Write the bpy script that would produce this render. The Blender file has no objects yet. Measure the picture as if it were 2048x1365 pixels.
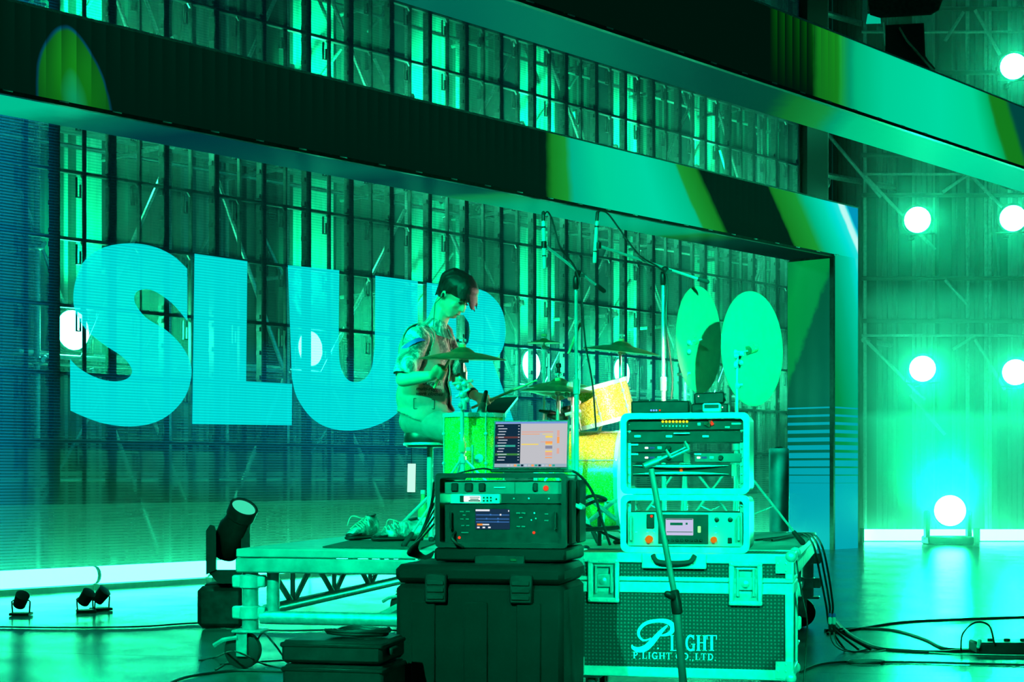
import bpy, bmesh, math, random
from mathutils import Vector, Matrix, noise
from mathutils.bvhtree import BVHTree
random.seed(7)
scene = bpy.context.scene
COL = scene.collection
F = 3300.0          # focal length in pixels of the 2048 x 1365 frame
HZ = 950.0          # horizon row
H = 1.0             # camera height

# ------------------------------------------------------------------ camera
cam_d = bpy.data.cameras.new('camera')
cam_d.sensor_width = 36.0
cam_d.lens = 36.0 * F / 2048.0
cam_d.shift_y = (HZ - 682.5) / 2048.0
cam_d.clip_end = 200
cam = bpy.data.objects.new('camera', cam_d)
COL.objects.link(cam)
cam.location = (0, 0, H)
cam.rotation_euler = (math.pi / 2, 0, 0)
scene.camera = cam

# ------------------------------------------------------------------ world, view
world = bpy.data.worlds.new('night')
scene.world = world
world.use_nodes = True
world.node_tree.nodes['Background'].inputs[0].default_value = (0.0, 0.055, 0.036, 1)
world.node_tree.nodes['Background'].inputs[1].default_value = 0.45
scene.view_settings.view_transform = 'Standard'
scene.view_settings.look = 'None'
scene.view_settings.gamma = 1
scene.view_settings.use_curve_mapping = False
scene.view_settings.exposure = 0.0
scene.cycles.use_denoising = True
scene.cycles.max_bounces = 6
scene.cycles.diffuse_bounces = 2
scene.cycles.glossy_bounces = 3
scene.cycles.transmission_bounces = 4
scene.cycles.transparent_max_bounces = 12
scene.cycles.volume_bounces = 0
scene.cycles.use_adaptive_sampling = True
scene.cycles.adaptive_threshold = 0.03
scene.cycles.use_light_tree = False
scene.cycles.sample_clamp_indirect = 4.0

GREEN = (0.0, 1.0, 0.52)
def spot(name, loc, target, power, color, angle, blend=0.4, size=0.15, parent=None):
    d = bpy.data.lights.new(name, 'SPOT')
    d.energy = power; d.color = color; d.spot_size = math.radians(angle)
    d.spot_blend = blend; d.shadow_soft_size = size
    o = bpy.data.objects.new(name, d); COL.objects.link(o)
    o.location = loc
    o.rotation_euler = (Vector(target) - Vector(loc)).to_track_quat('-Z', 'Y').to_euler()
    if parent: 
        m = root_matrix(parent).inverted() @ (Matrix.Translation(Vector(loc)) @ o.rotation_euler.to_matrix().to_4x4())
        o.location = m.to_translation(); o.rotation_euler = m.to_euler(); o.parent = parent
    return o
def root_matrix(o):
    return Matrix.Translation(o.location) @ Matrix.Rotation(o.rotation_euler[2], 4, 'Z')

# unseen stage lanterns; the side, left and wash ones are added fill light
spot('green_key_lantern', (-3.6, -2.0, 6.8), (-0.1, 8.3, 1.0), 12500, (0.0, 1.0, 0.42), 25, 0.8, 0.10)
spot('green_front_lantern', (4.2, -3.0, 5.6), (0.90, 7.3, 0.75), 12500, (0.0, 1.0, 0.40), 12.5, 0.7, 0.12)
spot('green_side_lantern', (3.8, -0.8, 5.0), (1.17, 8.9, 1.72), 22000, (0.0, 1.0, 0.42), 5.5, 0.5, 0.12)  # added to brighten the upright cymbals
spot('green_stage_left_lantern', (-6.0, 7.4, 4.0), (-0.35, 9.35, 1.35), 3200, (0.0, 1.0, 0.36), 13, 0.7, 0.10)  # added to brighten the drummer's vest and the floor tom
spot('green_wash_lantern', (-5.0, 7.0, 8.5), (-3.2, 9.5, 0.0), 1500, (0.0, 1.0, 0.42), 62, 0.9, 0.2)  # added to lift the dark floor at left
spot('warm_tom_lantern', (2.3, 0.0, 3.3), (0.54, 9.45, 1.34), 9000, (1.0, 0.88, 0.66), 3.6, 0.6, 0.05)
spot('warm_kit_lantern', (5.2, 12.3, 1.75), (0.0, 9.45, 1.5), 900, (1.0, 0.88, 0.70), 15, 0.6, 0.08)

# ------------------------------------------------------------------ geometry
def P(px, py, Y):
    return Vector(((px - 1024.0) / F * Y, Y, H + (HZ - py) / F * Y))

PHI = math.radians(41.0)
WD = Vector((math.sin(PHI), math.cos(PHI), 0))
WN = Vector((-math.cos(PHI), math.sin(PHI), 0))
W0 = Vector((4.29, 22.0, 0))
WR = math.atan2(WD.y, WD.x)
def W(t, off, z):
    return W0 + WD * t + WN * off + Vector((0, 0, z))
def T(px, off):
    k = (px - 1024.0) / F
    b = W0 + WN * off
    return (b.y * k - b.x) / (WD.x - WD.y * k)
def TZ(px, py, off):
    t = T(px, off)
    Y = W(t, off, 0).y
    return t, H + (HZ - py) / F * Y
RA = math.radians(-12.4)
RW = Vector((math.cos(RA), math.sin(RA), 0))
RD = Vector((-math.sin(RA), math.cos(RA), 0))

class MB:
    def __init__(s): s.v = []; s.f = []
    def add(s, vs, fs):
        o = len(s.v)
        s.v += [Vector(v) for v in vs]
        s.f += [tuple(i + o for i in f) for f in fs]
        return s
    def box(s, c, d, m=None):
        hx, hy, hz = d[0] / 2, d[1] / 2, d[2] / 2
        vs = [Vector((x, y, z)) for x in (-hx, hx) for y in (-hy, hy) for z in (-hz, hz)]
        if m is not None: vs = [m @ v for v in vs]
        c = Vector(c)
        return s.add([c + v for v in vs], [(0, 1, 3, 2), (4, 6, 7, 5), (0, 4, 5, 1), (2, 3, 7, 6), (0, 2, 6, 4), (1, 5, 7, 3)])
    def bb(s, x0, x1, y0, y1, z0, z1):
        return s.box(((x0 + x1) / 2, (y0 + y1) / 2, (z0 + z1) / 2), (x1 - x0, y1 - y0, z1 - z0))
    def cbox(s, c, d, b=0.01, m=None):
        h = [d[0] / 2, d[1] / 2, d[2] / 2]
        vs = []; ix = {}
        for sx in (-1, 1):
            for sy in (-1, 1):
                for sz in (-1, 1):
                    sg = (sx, sy, sz)
                    for a in range(3):
                        ix[(sg, a)] = len(vs)
                        vs.append(Vector([sg[k] * (h[k] - (0 if k == a else b)) for k in range(3)]))
        fs = []
        for a in range(3):
            p, q = [k for k in range(3) if k != a]
            for sa in (-1, 1):
                f = []
                for (u, w) in ((-1, -1), (1, -1), (1, 1), (-1, 1)):
                    g = [0, 0, 0]; g[a] = sa; g[p] = u; g[q] = w
                    f.append(ix[(tuple(g), a)])
                fs.append(tuple(f))
            for u in (-1, 1):
                for w in (-1, 1):
                    g0 = [0, 0, 0]; g0[a] = -1; g0[p] = u; g0[q] = w
                    g1 = list(g0); g1[a] = 1
                    g0 = tuple(g0); g1 = tuple(g1)
                    fs.append((ix[(g0, p)], ix[(g1, p)], ix[(g1, q)], ix[(g0, q)]))
        for sx in (-1, 1):
            for sy in (-1, 1):
                for sz in (-1, 1):
                    fs.append(tuple(ix[((sx, sy, sz), a)] for a in range(3)))
        if m is not None: vs = [m @ v for v in vs]
        c = Vector(c)
        return s.add([c + v for v in vs], fs)
    def ring(s, c, ax, r, n, up=None, ry=None):
        ax = Vector(ax).normalized()
        if up is None:
            up = Vector((0, 0, 1)) if abs(ax.z) < 0.9 else Vector((1, 0, 0))
        a = ax.cross(up).normalized(); b = a.cross(ax).normalized()
        ry = r if ry is None else ry
        return [Vector(c) + a * (r * math.cos(2 * math.pi * i / n)) + b * (ry * math.sin(2 * math.pi * i / n)) for i in range(n)]
    def loft(s, rings, cap0=True, cap1=True, close=True):
        n = len(rings[0]); vs = [v for r in rings for v in r]; fs = []
        for k in range(len(rings) - 1):
            for i in range(n if close else n - 1):
                j = (i + 1) % n
                fs.append((k * n + i, k * n + j, (k + 1) * n + j, (k + 1) * n + i))
        if cap0: fs.append(tuple(range(n)))
        if cap1: fs.append(tuple((len(rings) - 1) * n + i for i in range(n)))
        return s.add(vs, fs)
    def tube(s, p0, p1, r, n=10, r1=None):
        p0 = Vector(p0); p1 = Vector(p1); ax = p1 - p0
        r1 = r if r1 is None else r1
        return s.loft([s.ring(p0, ax, r, n), s.ring(p1, ax, r1, n)])
    def path(s, pts, r, n=6, rs=None, cap=True):
        pts = [Vector(p) for p in pts]
        rings = []; up = None
        for i, p in enumerate(pts):
            a = pts[max(i - 1, 0)]; b = pts[min(i + 1, len(pts) - 1)]
            ax = (b - a)
            if ax.length < 1e-9: ax = Vector((0, 0, 1))
            ax.normalize()
            if up is None:
                up = Vector((0, 0, 1)) if abs(ax.z) < 0.9 else Vector((1, 0, 0))
            u = up - ax * up.dot(ax)
            if u.length < 1e-4: u = ax.orthogonal()
            up = u.normalized()
            rings.append(s.ring(p, ax, rs[i] if rs else r, n, up))
        return s.loft(rings, cap, cap)
    def lathe(s, prof, c=(0, 0, 0), ax=(0, 0, 1), n=24, up=None):
        ax = Vector(ax).normalized(); c = Vector(c)
        rings = [s.ring(c + ax * z, ax, max(r, 1e-4), n, up) for r, z in prof]
        return s.loft(rings)
    def ball(s, c, r, n=12, m=8, mat=None):
        r = Vector(r) if hasattr(r, '__len__') else Vector((r, r, r))
        vs = []
        for j in range(1, m):
            th = math.pi * j / m
            for i in range(n):
                a = 2 * math.pi * i / n
                vs.append(Vector((r.x * math.sin(th) * math.cos(a), r.y * math.sin(th) * math.sin(a), r.z * math.cos(th))))
        vs += [Vector((0, 0, r.z)), Vector((0, 0, -r.z))]
        fs = []
        for j in range(m - 2):
            for i in range(n):
                k = (i + 1) % n
                fs.append((j * n + i, (j + 1) * n + i, (j + 1) * n + k, j * n + k))
        t = len(vs) - 2
        for i in range(n):
            k = (i + 1) % n
            fs.append((t, i, k)); fs.append((t + 1, (m - 2) * n + k, (m - 2) * n + i))
        if mat is not None: vs = [mat @ v for v in vs]
        return s.add([Vector(c) + v for v in vs], fs)
    def caps(s, p0, p1, r0, r1=None, n=12):
        p0 = Vector(p0); p1 = Vector(p1); r1 = r0 if r1 is None else r1
        ax = (p1 - p0)
        L = ax.length
        if L < 1e-6: return s.ball(p0, r0)
        ax.normalize()
        rr = []
        for k in range(4):
            a = math.pi / 2 * (k / 4.0)
            rr.append((p0 - ax * r0 * math.cos(a), max(r0 * math.sin(a), 1e-4)))
        rr.append((p0, r0)); rr.append((p1, r1))
        for k in range(3, -1, -1):
            a = math.pi / 2 * (k / 4.0)
            rr.append((p1 + ax * r1 * math.cos(a), max(r1 * math.sin(a), 1e-4)))
        return s.loft([s.ring(c, ax, r, n) for c, r in rr])
    def prism(s, poly, f0, f1):
        """poly: 2-D points; f0, f1 map (u, v) to the two faces"""
        n = len(poly)
        vs = [f0(u, v) for u, v in poly] + [f1(u, v) for u, v in poly]
        fs = [tuple(range(n)), tuple(range(2 * n - 1, n - 1, -1))]
        for i in range(n):
            j = (i + 1) % n
            fs.append((i, j, n + j, n + i))
        return s.add(vs, fs)
    def mesh(s, name, sharp=40):
        me = bpy.data.meshes.new(name)
        me.from_pydata([tuple(v) for v in s.v], [], s.f)
        bm = bmesh.new(); bm.from_mesh(me)
        bmesh.ops.recalc_face_normals(bm, faces=bm.faces)
        bm.to_mesh(me); bm.free()
        for p in me.polygons: p.use_smooth = True
        me.set_sharp_from_angle(angle=math.radians(sharp))
        return me
    def build(s, name, mat, parent=None, world=False, label=None, sharp=40, kind=None):
        if world and parent is not None:
            m = root_of(parent).inverted()
            s.v = [m @ v for v in s.v]
        me = s.mesh(name, sharp)
        return link(name, me, mat, parent, label, kind)

def root_of(o):
    m = Matrix.Identity(4)
    while o is not None:
        m = root_matrix(o) @ m
        o = o.parent
    return m
def link(name, me, mat, parent=None, label=None, kind=None):
    o = bpy.data.objects.new(name, me)
    COL.objects.link(o)
    if mat is not None and not me.materials: me.materials.append(mat)
    if parent is not None: o.parent = parent
    if label: o['label'] = label
    if kind: o['kind'] = kind
    return o
def tag(o, label, cat, group=None, kind=None):
    o['label'] = label
    if cat: o['category'] = cat
    if group: o['group'] = group
    if kind: o['kind'] = kind
    return o
def thing(name, label, cat, loc=(0, 0, 0), rz=0.0, group=None, kind=None):
    o = bpy.data.objects.new(name, None)
    o.empty_display_size = 0.05
    COL.objects.link(o)
    o.location = loc; o.rotation_euler = (0, 0, rz)
    if label: o['label'] = label
    if cat: o['category'] = cat
    if group: o['group'] = group
    if kind: o['kind'] = kind
    return o
def bez(p0, p1, p2, p3, n=12):
    out = []
    for i in range(n + 1):
        t = i / n; a = 1 - t
        out.append(Vector(p0) * a ** 3 + Vector(p1) * 3 * a * a * t + Vector(p2) * 3 * a * t * t + Vector(p3) * t ** 3)
    return out
def smooth(pts, n=6):
    pts = [Vector(p) for p in pts]; out = []
    for i in range(len(pts) - 1):
        a = pts[max(i - 1, 0)]; b = pts[i]; c = pts[i + 1]; d = pts[min(i + 2, len(pts) - 1)]
        for k in range(n):
            t = k / n
            out.append(0.5 * ((2 * b) + (c - a) * t + (2 * a - 5 * b + 4 * c - d) * t * t + (3 * b - a - 3 * c + d) * t ** 3))
    out.append(pts[-1])
    return out

# ------------------------------------------------------------------ materials
class NT:
    def __init__(s, name):
        s.m = bpy.data.materials.new(name); s.m.use_nodes = True
        s.t = s.m.node_tree; s.t.nodes.clear()
        s.out = s.t.nodes.new('ShaderNodeOutputMaterial')
    def n(s, kind, **kw):
        nd = s.t.nodes.new('ShaderNode' + kind)
        for k, v in kw.items():
            if k.startswith('i_'):
                key = k[2:]
                key = int(key) if key.isdigit() else key.replace('_', ' ')
                s.set(nd.inputs[key], v)
            else: setattr(nd, k, v)
        return nd
    def set(s, sock, v):
        if isinstance(v, bpy.types.NodeSocket): s.t.links.new(v, sock)
        elif hasattr(v, '__len__') and len(v) == 3 and sock.type == 'RGBA': sock.default_value = (*v, 1)
        else: sock.default_value = v
    def math(s, op, a, b=0.0, c=None):
        nd = s.t.nodes.new('ShaderNodeMath'); nd.operation = op
        s.set(nd.inputs[0], a); s.set(nd.inputs[1], b)
        if c is not None: s.set(nd.inputs[2], c)
        return nd.outputs[0]
    def ramp(s, fac, stops, mode='LINEAR'):
        nd = s.t.nodes.new('ShaderNodeValToRGB')
        nd.color_ramp.interpolation = mode
        el = nd.color_ramp.elements
        while len(el) > 1: el.remove(el[-1])
        for i, (p, c) in enumerate(stops):
            e = el[0] if i == 0 else el.new(min(max(p, 0), 1))
            e.position = min(max(p, 0), 1); e.color = (*c, 1)
        s.set(nd.inputs[0], fac)
        return nd.outputs[0]
    def surf(s, sh): s.t.links.new(sh, s.out.inputs[0]); return s.m
    def obj(s): return s.n('TexCoord').outputs['Object']

def mat(name, col, rough=0.5, metal=0.0, var=0.25, scale=12.0, bump=0.0, bscale=80.0, spec=0.5):
    a = NT(name)
    co = a.obj()
    nz = a.n('TexNoise', i_Vector=co, i_Scale=scale, i_Detail=4.0)
    c0 = tuple(c * (1 - var) for c in col); c1 = tuple(min(1, c * (1 + var)) for c in col)
    cr = a.ramp(nz.outputs[0], [(0.3, c0), (0.7, c1)])
    b = a.n('BsdfPrincipled', i_Base_Color=cr, i_Metallic=metal)
    b.inputs['Specular IOR Level'].default_value = spec
    a.set(b.inputs['Roughness'], a.math('MULTIPLY_ADD', nz.outputs[0], 0.2, max(rough - 0.1, 0.02)))
    if bump:
        n2 = a.n('TexNoise', i_Vector=co, i_Scale=bscale, i_Detail=3.0)
        bp = a.n('Bump', i_Strength=bump, i_Distance=0.004, i_Height=n2.outputs[0])
        a.set(b.inputs['Normal'], bp.outputs[0])
    return a.surf(b.outputs[0])
def emit(name, col, strength):
    a = NT(name)
    e = a.n('Emission', i_Color=col, i_Strength=strength)
    return a.surf(e.outputs[0])

M = {}
M['alu'] = mat('brushed_aluminium', (0.74, 0.76, 0.76), 0.36, 0.35, 0.10, 30)
M['chrome'] = mat('chrome', (0.85, 0.86, 0.87), 0.24, 0.55, 0.06, 20)
M['steel'] = mat('galvanised_steel', (0.62, 0.64, 0.64), 0.35, 0.5, 0.2, 25, 0.1)
M['dark_metal'] = mat('dark_metal', (0.045, 0.05, 0.05), 0.35, 0.6, 0.3, 20)
M['frame_metal'] = mat('panel_frame_metal', (0.10, 0.11, 0.11), 0.38, 0.7, 0.3, 20)
M['black'] = mat('black_plastic', (0.012, 0.013, 0.013), 0.42, 0.0, 0.3, 30)
M['rubber'] = mat('black_rubber', (0.016, 0.016, 0.016), 0.7, 0.0, 0.3, 30)
M['grey_case'] = mat('dark_grey_moulded_plastic', (0.008, 0.011, 0.011), 0.55, 0.0, 0.15, 8, 0.2, 300, 0.12)
M['rack_black'] = mat('rack_black', (0.022, 0.026, 0.026), 0.4, 0.2, 0.25, 12)
M['panel_dark'] = mat('equipment_dark_face', (0.028, 0.035, 0.034), 0.45, 0.3, 0.2, 15)
M['panel_pale'] = mat('equipment_pale_face', (0.62, 0.64, 0.64), 0.4, 0.3, 0.1, 15)
M['white'] = mat('white_paint', (0.8, 0.8, 0.78), 0.5, 0.0, 0.08, 15)
M['wood'] = mat('hickory', (0.62, 0.44, 0.22), 0.5, 0.0, 0.2, 30)
M['felt'] = mat('tan_felt', (0.60, 0.44, 0.20), 0.9, 0.0, 0.2, 60)
M['red_felt'] = mat('red_felt', (0.50, 0.10, 0.05), 0.9, 0.0, 0.2, 60)
M['skin'] = mat('skin', (0.66, 0.44, 0.33), 0.5, 0.0, 0.08, 20)
M['hair'] = mat('black_hair', (0.010, 0.010, 0.011), 0.45, 0.0, 0.4, 60, 0.5, 200)
M['vest'] = mat('grey_brown_canvas', (0.34, 0.31, 0.27), 0.85, 0.0, 0.12, 25, 0.3, 260)
M['trousers'] = mat('grey_trousers', (0.22, 0.23, 0.22), 0.85, 0.0, 0.2, 20, 0.3, 200)
M['print'] = mat('dark_print', (0.02, 0.02, 0.03), 0.7)
M['blue_tape'] = mat('blue_tape', (0.02, 0.11, 0.62), 0.5)
M['red'] = mat('red_plastic', (0.7, 0.04, 0.02), 0.4)
M['deck_top'] = mat('deck_plywood', (0.42, 0.44, 0.43), 0.4, 0.0, 0.25, 6, 0.1)
M['mat_dark'] = mat('dark_mat', (0.05, 0.06, 0.055), 0.8, 0.0, 0.3, 25, 0.3)
M['glass_green'] = mat('green_bottle_glass', (0.10, 0.55, 0.22), 0.08, 0.0, 0.1, 10)
M['cable'] = mat('black_cable', (0.014, 0.015, 0.015), 0.45)
M['white_cable'] = mat('white_cable', (0.75, 0.73, 0.62), 0.5)
M['teal'] = mat('teal_drum_case', (0.05, 0.25, 0.32), 0.45)
M['lamp_core'] = emit('lamp_glow', (0.03, 1.0, 0.45), 120.0)
M['tube_glow'] = emit('tube_glow', (0.020, 1.0, 0.42), 26.0)
M['tube_dim'] = emit('far_tube_glow', (0.035, 1.0, 0.42), 34.0)
M['drum_head'] = mat('coated_drum_head', (0.75, 0.75, 0.72), 0.5, 0, 0.05)

def glitter():
    a = NT('gold_glitter')
    co = a.obj()
    v = a.n('TexVoronoi', i_Vector=co, i_Scale=220.0)
    nz = a.n('SeparateColor', i_0=v.outputs['Color'])
    col = a.ramp(nz.outputs[0], [(0.0, (0.62, 0.44, 0.01)), (0.6, (0.95, 0.74, 0.03)), (0.93, (1.0, 0.92, 0.4))])
    b = a.n('BsdfPrincipled', i_Base_Color=col, i_Metallic=0.3)
    a.set(b.inputs['Roughness'], a.math('MULTIPLY_ADD', nz.outputs[1], 0.35, 0.18))
    bp = a.n('Bump', i_Strength=0.7, i_Distance=0.003, i_Height=nz.outputs[2])
    a.set(b.inputs['Normal'], bp.outputs[0])
    b.inputs['Coat Weight'].default_value = 0.6
    b.inputs['Coat Roughness'].default_value = 0.08
    return a.surf(b.outputs[0])
M['glitter'] = glitter()

def cymbal_mat():
    a = NT('hammered_bronze')
    co = a.obj()
    nz = a.n('TexNoise', i_Vector=co, i_Scale=30.0, i_Detail=3.0)
    col = a.ramp(nz.outputs[0], [(0.3, (0.55, 0.44, 0.20)), (0.7, (0.72, 0.60, 0.30))])
    b = a.n('BsdfPrincipled', i_Base_Color=col, i_Metallic=0.9, i_Roughness=0.33)
    w = a.n('TexNoise', i_Vector=co, i_Scale=60.0)
    bp = a.n('Bump', i_Strength=0.15, i_Distance=0.002, i_Height=w.outputs[0])
    a.set(b.inputs['Normal'], bp.outputs[0])
    return a.surf(b.outputs[0])
M['bronze'] = cymbal_mat()

def camo():
    a = NT('patterned_shirt')
    co = a.obj()
    n1 = a.n('TexNoise', i_Vector=co, i_Scale=9.0, i_Detail=6.0, i_Roughness=0.75, i_Distortion=0.8)
    col = a.ramp(n1.outputs[0], [(0.40, (0.05, 0.09, 0.09)), (0.50, (0.30, 0.34, 0.32)), (0.54, (0.78, 0.76, 0.70))])
    b = a.n('BsdfPrincipled', i_Base_Color=col, i_Roughness=0.8)
    n2 = a.n('TexNoise', i_Vector=co, i_Scale=40.0, i_Detail=3.0)
    bp = a.n('Bump', i_Strength=0.4, i_Distance=0.006, i_Height=n2.outputs[0])
    a.set(b.inputs['Normal'], bp.outputs[0])
    return a.surf(b.outputs[0])
M['camo'] = camo()

def floor_mat():
    a = NT('scuffed_stage_vinyl')
    co = a.obj()
    n1 = a.n('TexNoise', i_Vector=co, i_Scale=1.6, i_Detail=6.0, i_Roughness=0.65)
    mp = a.n('Mapping', i_Vector=co); mp.inputs['Scale'].default_value = (0.5, 14, 1); mp.inputs['Rotation'].default_value = (0, 0, 0.12)
    n2 = a.n('TexNoise', i_Vector=mp.outputs[0], i_Scale=4.0, i_Detail=6.0, i_Roughness=0.7)
    col = a.ramp(n1.outputs[0], [(0.3, (0.07, 0.078, 0.075)), (0.7, (0.15, 0.16, 0.155))])
    sc = a.ramp(n2.outputs[0], [(0.62, (0, 0, 0)), (0.75, (0.06, 0.06, 0.06))])
    mx = a.n('Mix', data_type='RGBA', blend_type='ADD'); a.set(mx.inputs[0], 1.0); a.set(mx.inputs[6], col); a.set(mx.inputs[7], sc)
    b = a.n('BsdfPrincipled', i_Base_Color=mx.outputs[2])
    a.set(b.inputs['Roughness'], a.math('MULTIPLY_ADD', n1.outputs[0], 0.26, 0.08))
    bp = a.n('Bump', i_Strength=0.12, i_Distance=0.01, i_Height=n2.outputs[0])
    a.set(b.inputs['Normal'], bp.outputs[0])
    return a.surf(b.outputs[0])
M['floor'] = floor_mat()
# ================================================================== setting
fl = MB().bb(-16, 26, -2, 34, -0.12, -0.004).build('floor', M['floor'])
fl['kind'] = 'structure'
fl['label'] = 'dark scuffed glossy stage floor reflecting green light'
strip = MB().bb(-20, 20, 0.004, 1.496, -0.004, 0.0).mesh('floor_sheet')
strip.materials.append(M['floor'])
for i in range(15):
    o = link('floor_sheet', strip, None, fl)
    p = Vector((0, 5.6, 0)) + RD * (1.5 * i)
    o.location = p; o.rotation_euler = (0, 0, RA)

# ------------------------------------------------------------------ header frames faced with video tiles
DARK = (0.0, 0.006, 0.003)
LEAF = (0.006, 0.20, 0.012)
LEAF2 = (0.008, 0.30, 0.03)
TEAL = (0.0, 0.62, 0.31)
MINT = (0.0, 0.70, 0.36)
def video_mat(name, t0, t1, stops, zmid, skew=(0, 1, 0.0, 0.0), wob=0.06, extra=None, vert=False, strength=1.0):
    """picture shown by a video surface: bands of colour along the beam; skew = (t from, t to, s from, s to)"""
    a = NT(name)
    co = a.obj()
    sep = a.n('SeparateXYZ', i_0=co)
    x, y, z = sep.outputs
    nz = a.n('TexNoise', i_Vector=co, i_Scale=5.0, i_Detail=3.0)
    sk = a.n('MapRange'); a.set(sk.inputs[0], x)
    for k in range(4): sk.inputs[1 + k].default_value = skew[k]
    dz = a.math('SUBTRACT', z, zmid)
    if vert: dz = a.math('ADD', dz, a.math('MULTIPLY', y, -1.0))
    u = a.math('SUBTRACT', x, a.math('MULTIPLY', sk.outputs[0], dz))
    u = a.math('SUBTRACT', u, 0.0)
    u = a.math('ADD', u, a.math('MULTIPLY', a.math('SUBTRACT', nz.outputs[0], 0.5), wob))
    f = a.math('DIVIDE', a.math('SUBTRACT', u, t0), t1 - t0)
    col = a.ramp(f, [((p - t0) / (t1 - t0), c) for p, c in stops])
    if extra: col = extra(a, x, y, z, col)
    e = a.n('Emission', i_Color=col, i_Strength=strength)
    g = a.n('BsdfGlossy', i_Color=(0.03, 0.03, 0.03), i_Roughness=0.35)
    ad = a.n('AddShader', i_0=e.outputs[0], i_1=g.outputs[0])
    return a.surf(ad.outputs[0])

def header(name, label, off, tl, tr, z0, z1, depth, fmat, bmat, col_t=None, smat=None, cmat=None):
    r = thing(name, label, 'header frame', W(0, off, 0), WR)
    body = MB().bb(tl, tr, 0.03, depth, z0 + 0.03, z1 - 0.01)
    if col_t is not None: body.bb(col_t[0] + 0.02, col_t[1], 0.03, depth, 0.0, z0 + 0.1)
    body.build('body', M['black'], r)
    MB().bb(tl, tr, 0.0, 0.028, z0 + 0.025, z1).build('front_screen', fmat, r)
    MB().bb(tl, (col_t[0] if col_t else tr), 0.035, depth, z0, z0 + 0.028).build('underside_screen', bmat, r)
    MB().bb(tl, (col_t[0] if col_t else tr), -0.012, 0.034, z0 - 0.012, z0 + 0.022).build('edge_trim', M['dark_metal'], r)
    MB().bb(tl, tr, -0.008, 0.03, z1, z1 + 0.018).build('top_trim', M['steel'], r)
    n = int((tr - tl) / 0.5)
    lt = MB().cbox((0, 0, 0), (0.09, 0.014, 0.012), 0.003).mesh('latch'); lt.materials.append(M['steel'])
    for i in range(n):
        o = link('latch', lt, None, r); o.location = (tl + 0.25 + i * 0.5, -0.012, z0 + 0.018)
    if col_t is not None:
        MB().bb(col_t[0], col_t[1], 0.0, 0.028, 0.0, z0 + 0.026).build('column_front_screen', cmat, r)
        MB().bb(col_t[0] - 0.012, col_t[0] + 0.016, 0.05, depth, 0.0, z0 - 0.03).build('column_side_screen', smat, r)
        MB().bb(col_t[0] - 0.018, col_t[0] + 0.02, -0.012, 0.048, 0.0, z0).build('column_trim', M['dark_metal'], r)
        MB().bb(col_t[0] - 0.02, col_t[0] + 0.05, 0.05, depth - 0.05, z0 - 0.03, z0).build('column_cap', M['dark_metal'], r)
    return r

def t1(px): return T(px, 0.0)
st1 = [(t1(-400), DARK), (t1(1096), DARK), (t1(1099), LEAF), (t1(1135), LEAF2), (t1(1142), (0.0, 0.42, 0.24)), (t1(1200), TEAL),
       (t1(1300), (0.0, 0.66, 0.36)), (t1(1372), (0.0, 0.5, 0.24)), (t1(1378), LEAF2), (t1(1420), LEAF), (t1(1424), DARK), (t1(1560), DARK),
       (t1(1566), LEAF), (t1(1612), LEAF2), (t1(1630), (0.0, 0.46, 0.22)), (t1(1662), (0.0, 0.66, 0.42)), (t1(1682), (0.0, 0.74, 0.66)),
       (t1(1696), (0.02, 0.8, 0.74)), (t1(1700), (0.5, 0.95, 0.9)), (t1(1708), (0.5, 0.95, 0.9)), (t1(1713), (0.0, 0.7, 0.75)), (t1(1716), (0.0, 0.3, 0.5))]
def flame(a, x, y, z, col):
    # arched green flame picture at the near end of the beam, with vertical tile banding
    tc, half = t1(150), t1(226) - t1(150)
    dx = a.math('DIVIDE', a.math('SUBTRACT', x, a.math('SUBTRACT', tc, a.math('MULTIPLY', a.math('SUBTRACT', z, 3.92), 0.12))), half)
    h = a.math('DIVIDE', a.math('SUBTRACT', z, 3.90), 0.66)
    d = a.math('ADD', a.math('ABSOLUTE', a.math('POWER', a.math('ABSOLUTE', dx), 1.6)), a.math('POWER', a.math('MAXIMUM', h, 0.0), 2.0))
    nz = a.n('TexNoise', i_Scale=2.2); a.set(nz.inputs['Vector'], a.n('TexCoord').outputs['Object'])
    d = a.math('ADD', d, a.math('MULTIPLY', a.math('SUBTRACT', nz.outputs[0], 0.5), 0.25))
    c2 = a.ramp(d, [(0.0, (0.004, 0.42, 0.16)), (0.10, (0.006, 0.34, 0.08)), (0.22, (0.006, 0.22, 0.008)), (0.85, (0.004, 0.13, 0.008)), (0.93, (0.0, 0.05, 0.09)), (1.0, DARK)])
    band = a.math('FRACT', a.math('MULTIPLY', x, 7.2))
    band = a.math('MULTIPLY_ADD', a.math('MULTIPLY', band, a.math('MINIMUM', a.math('MAXIMUM', h, 0.0), 1.0)), 0.9, 0.6)
    vm = a.n('VectorMath', operation='SCALE', i_0=c2); a.set(vm.inputs[3], band)
    m = a.n('Mix', data_type='RGBA', blend_type='ADD'); a.set(m.inputs[0], 1.0); a.set(m.inputs[6], col); a.set(m.inputs[7], vm.outputs[0])
    return m.outputs[2]
fm1 = video_mat('picture_on_lower_beam', t1(-400), t1(1717), st1, 4.30, (t1(1100), t1(1400), 0.0, -0.9), 0.05, flame)
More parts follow.
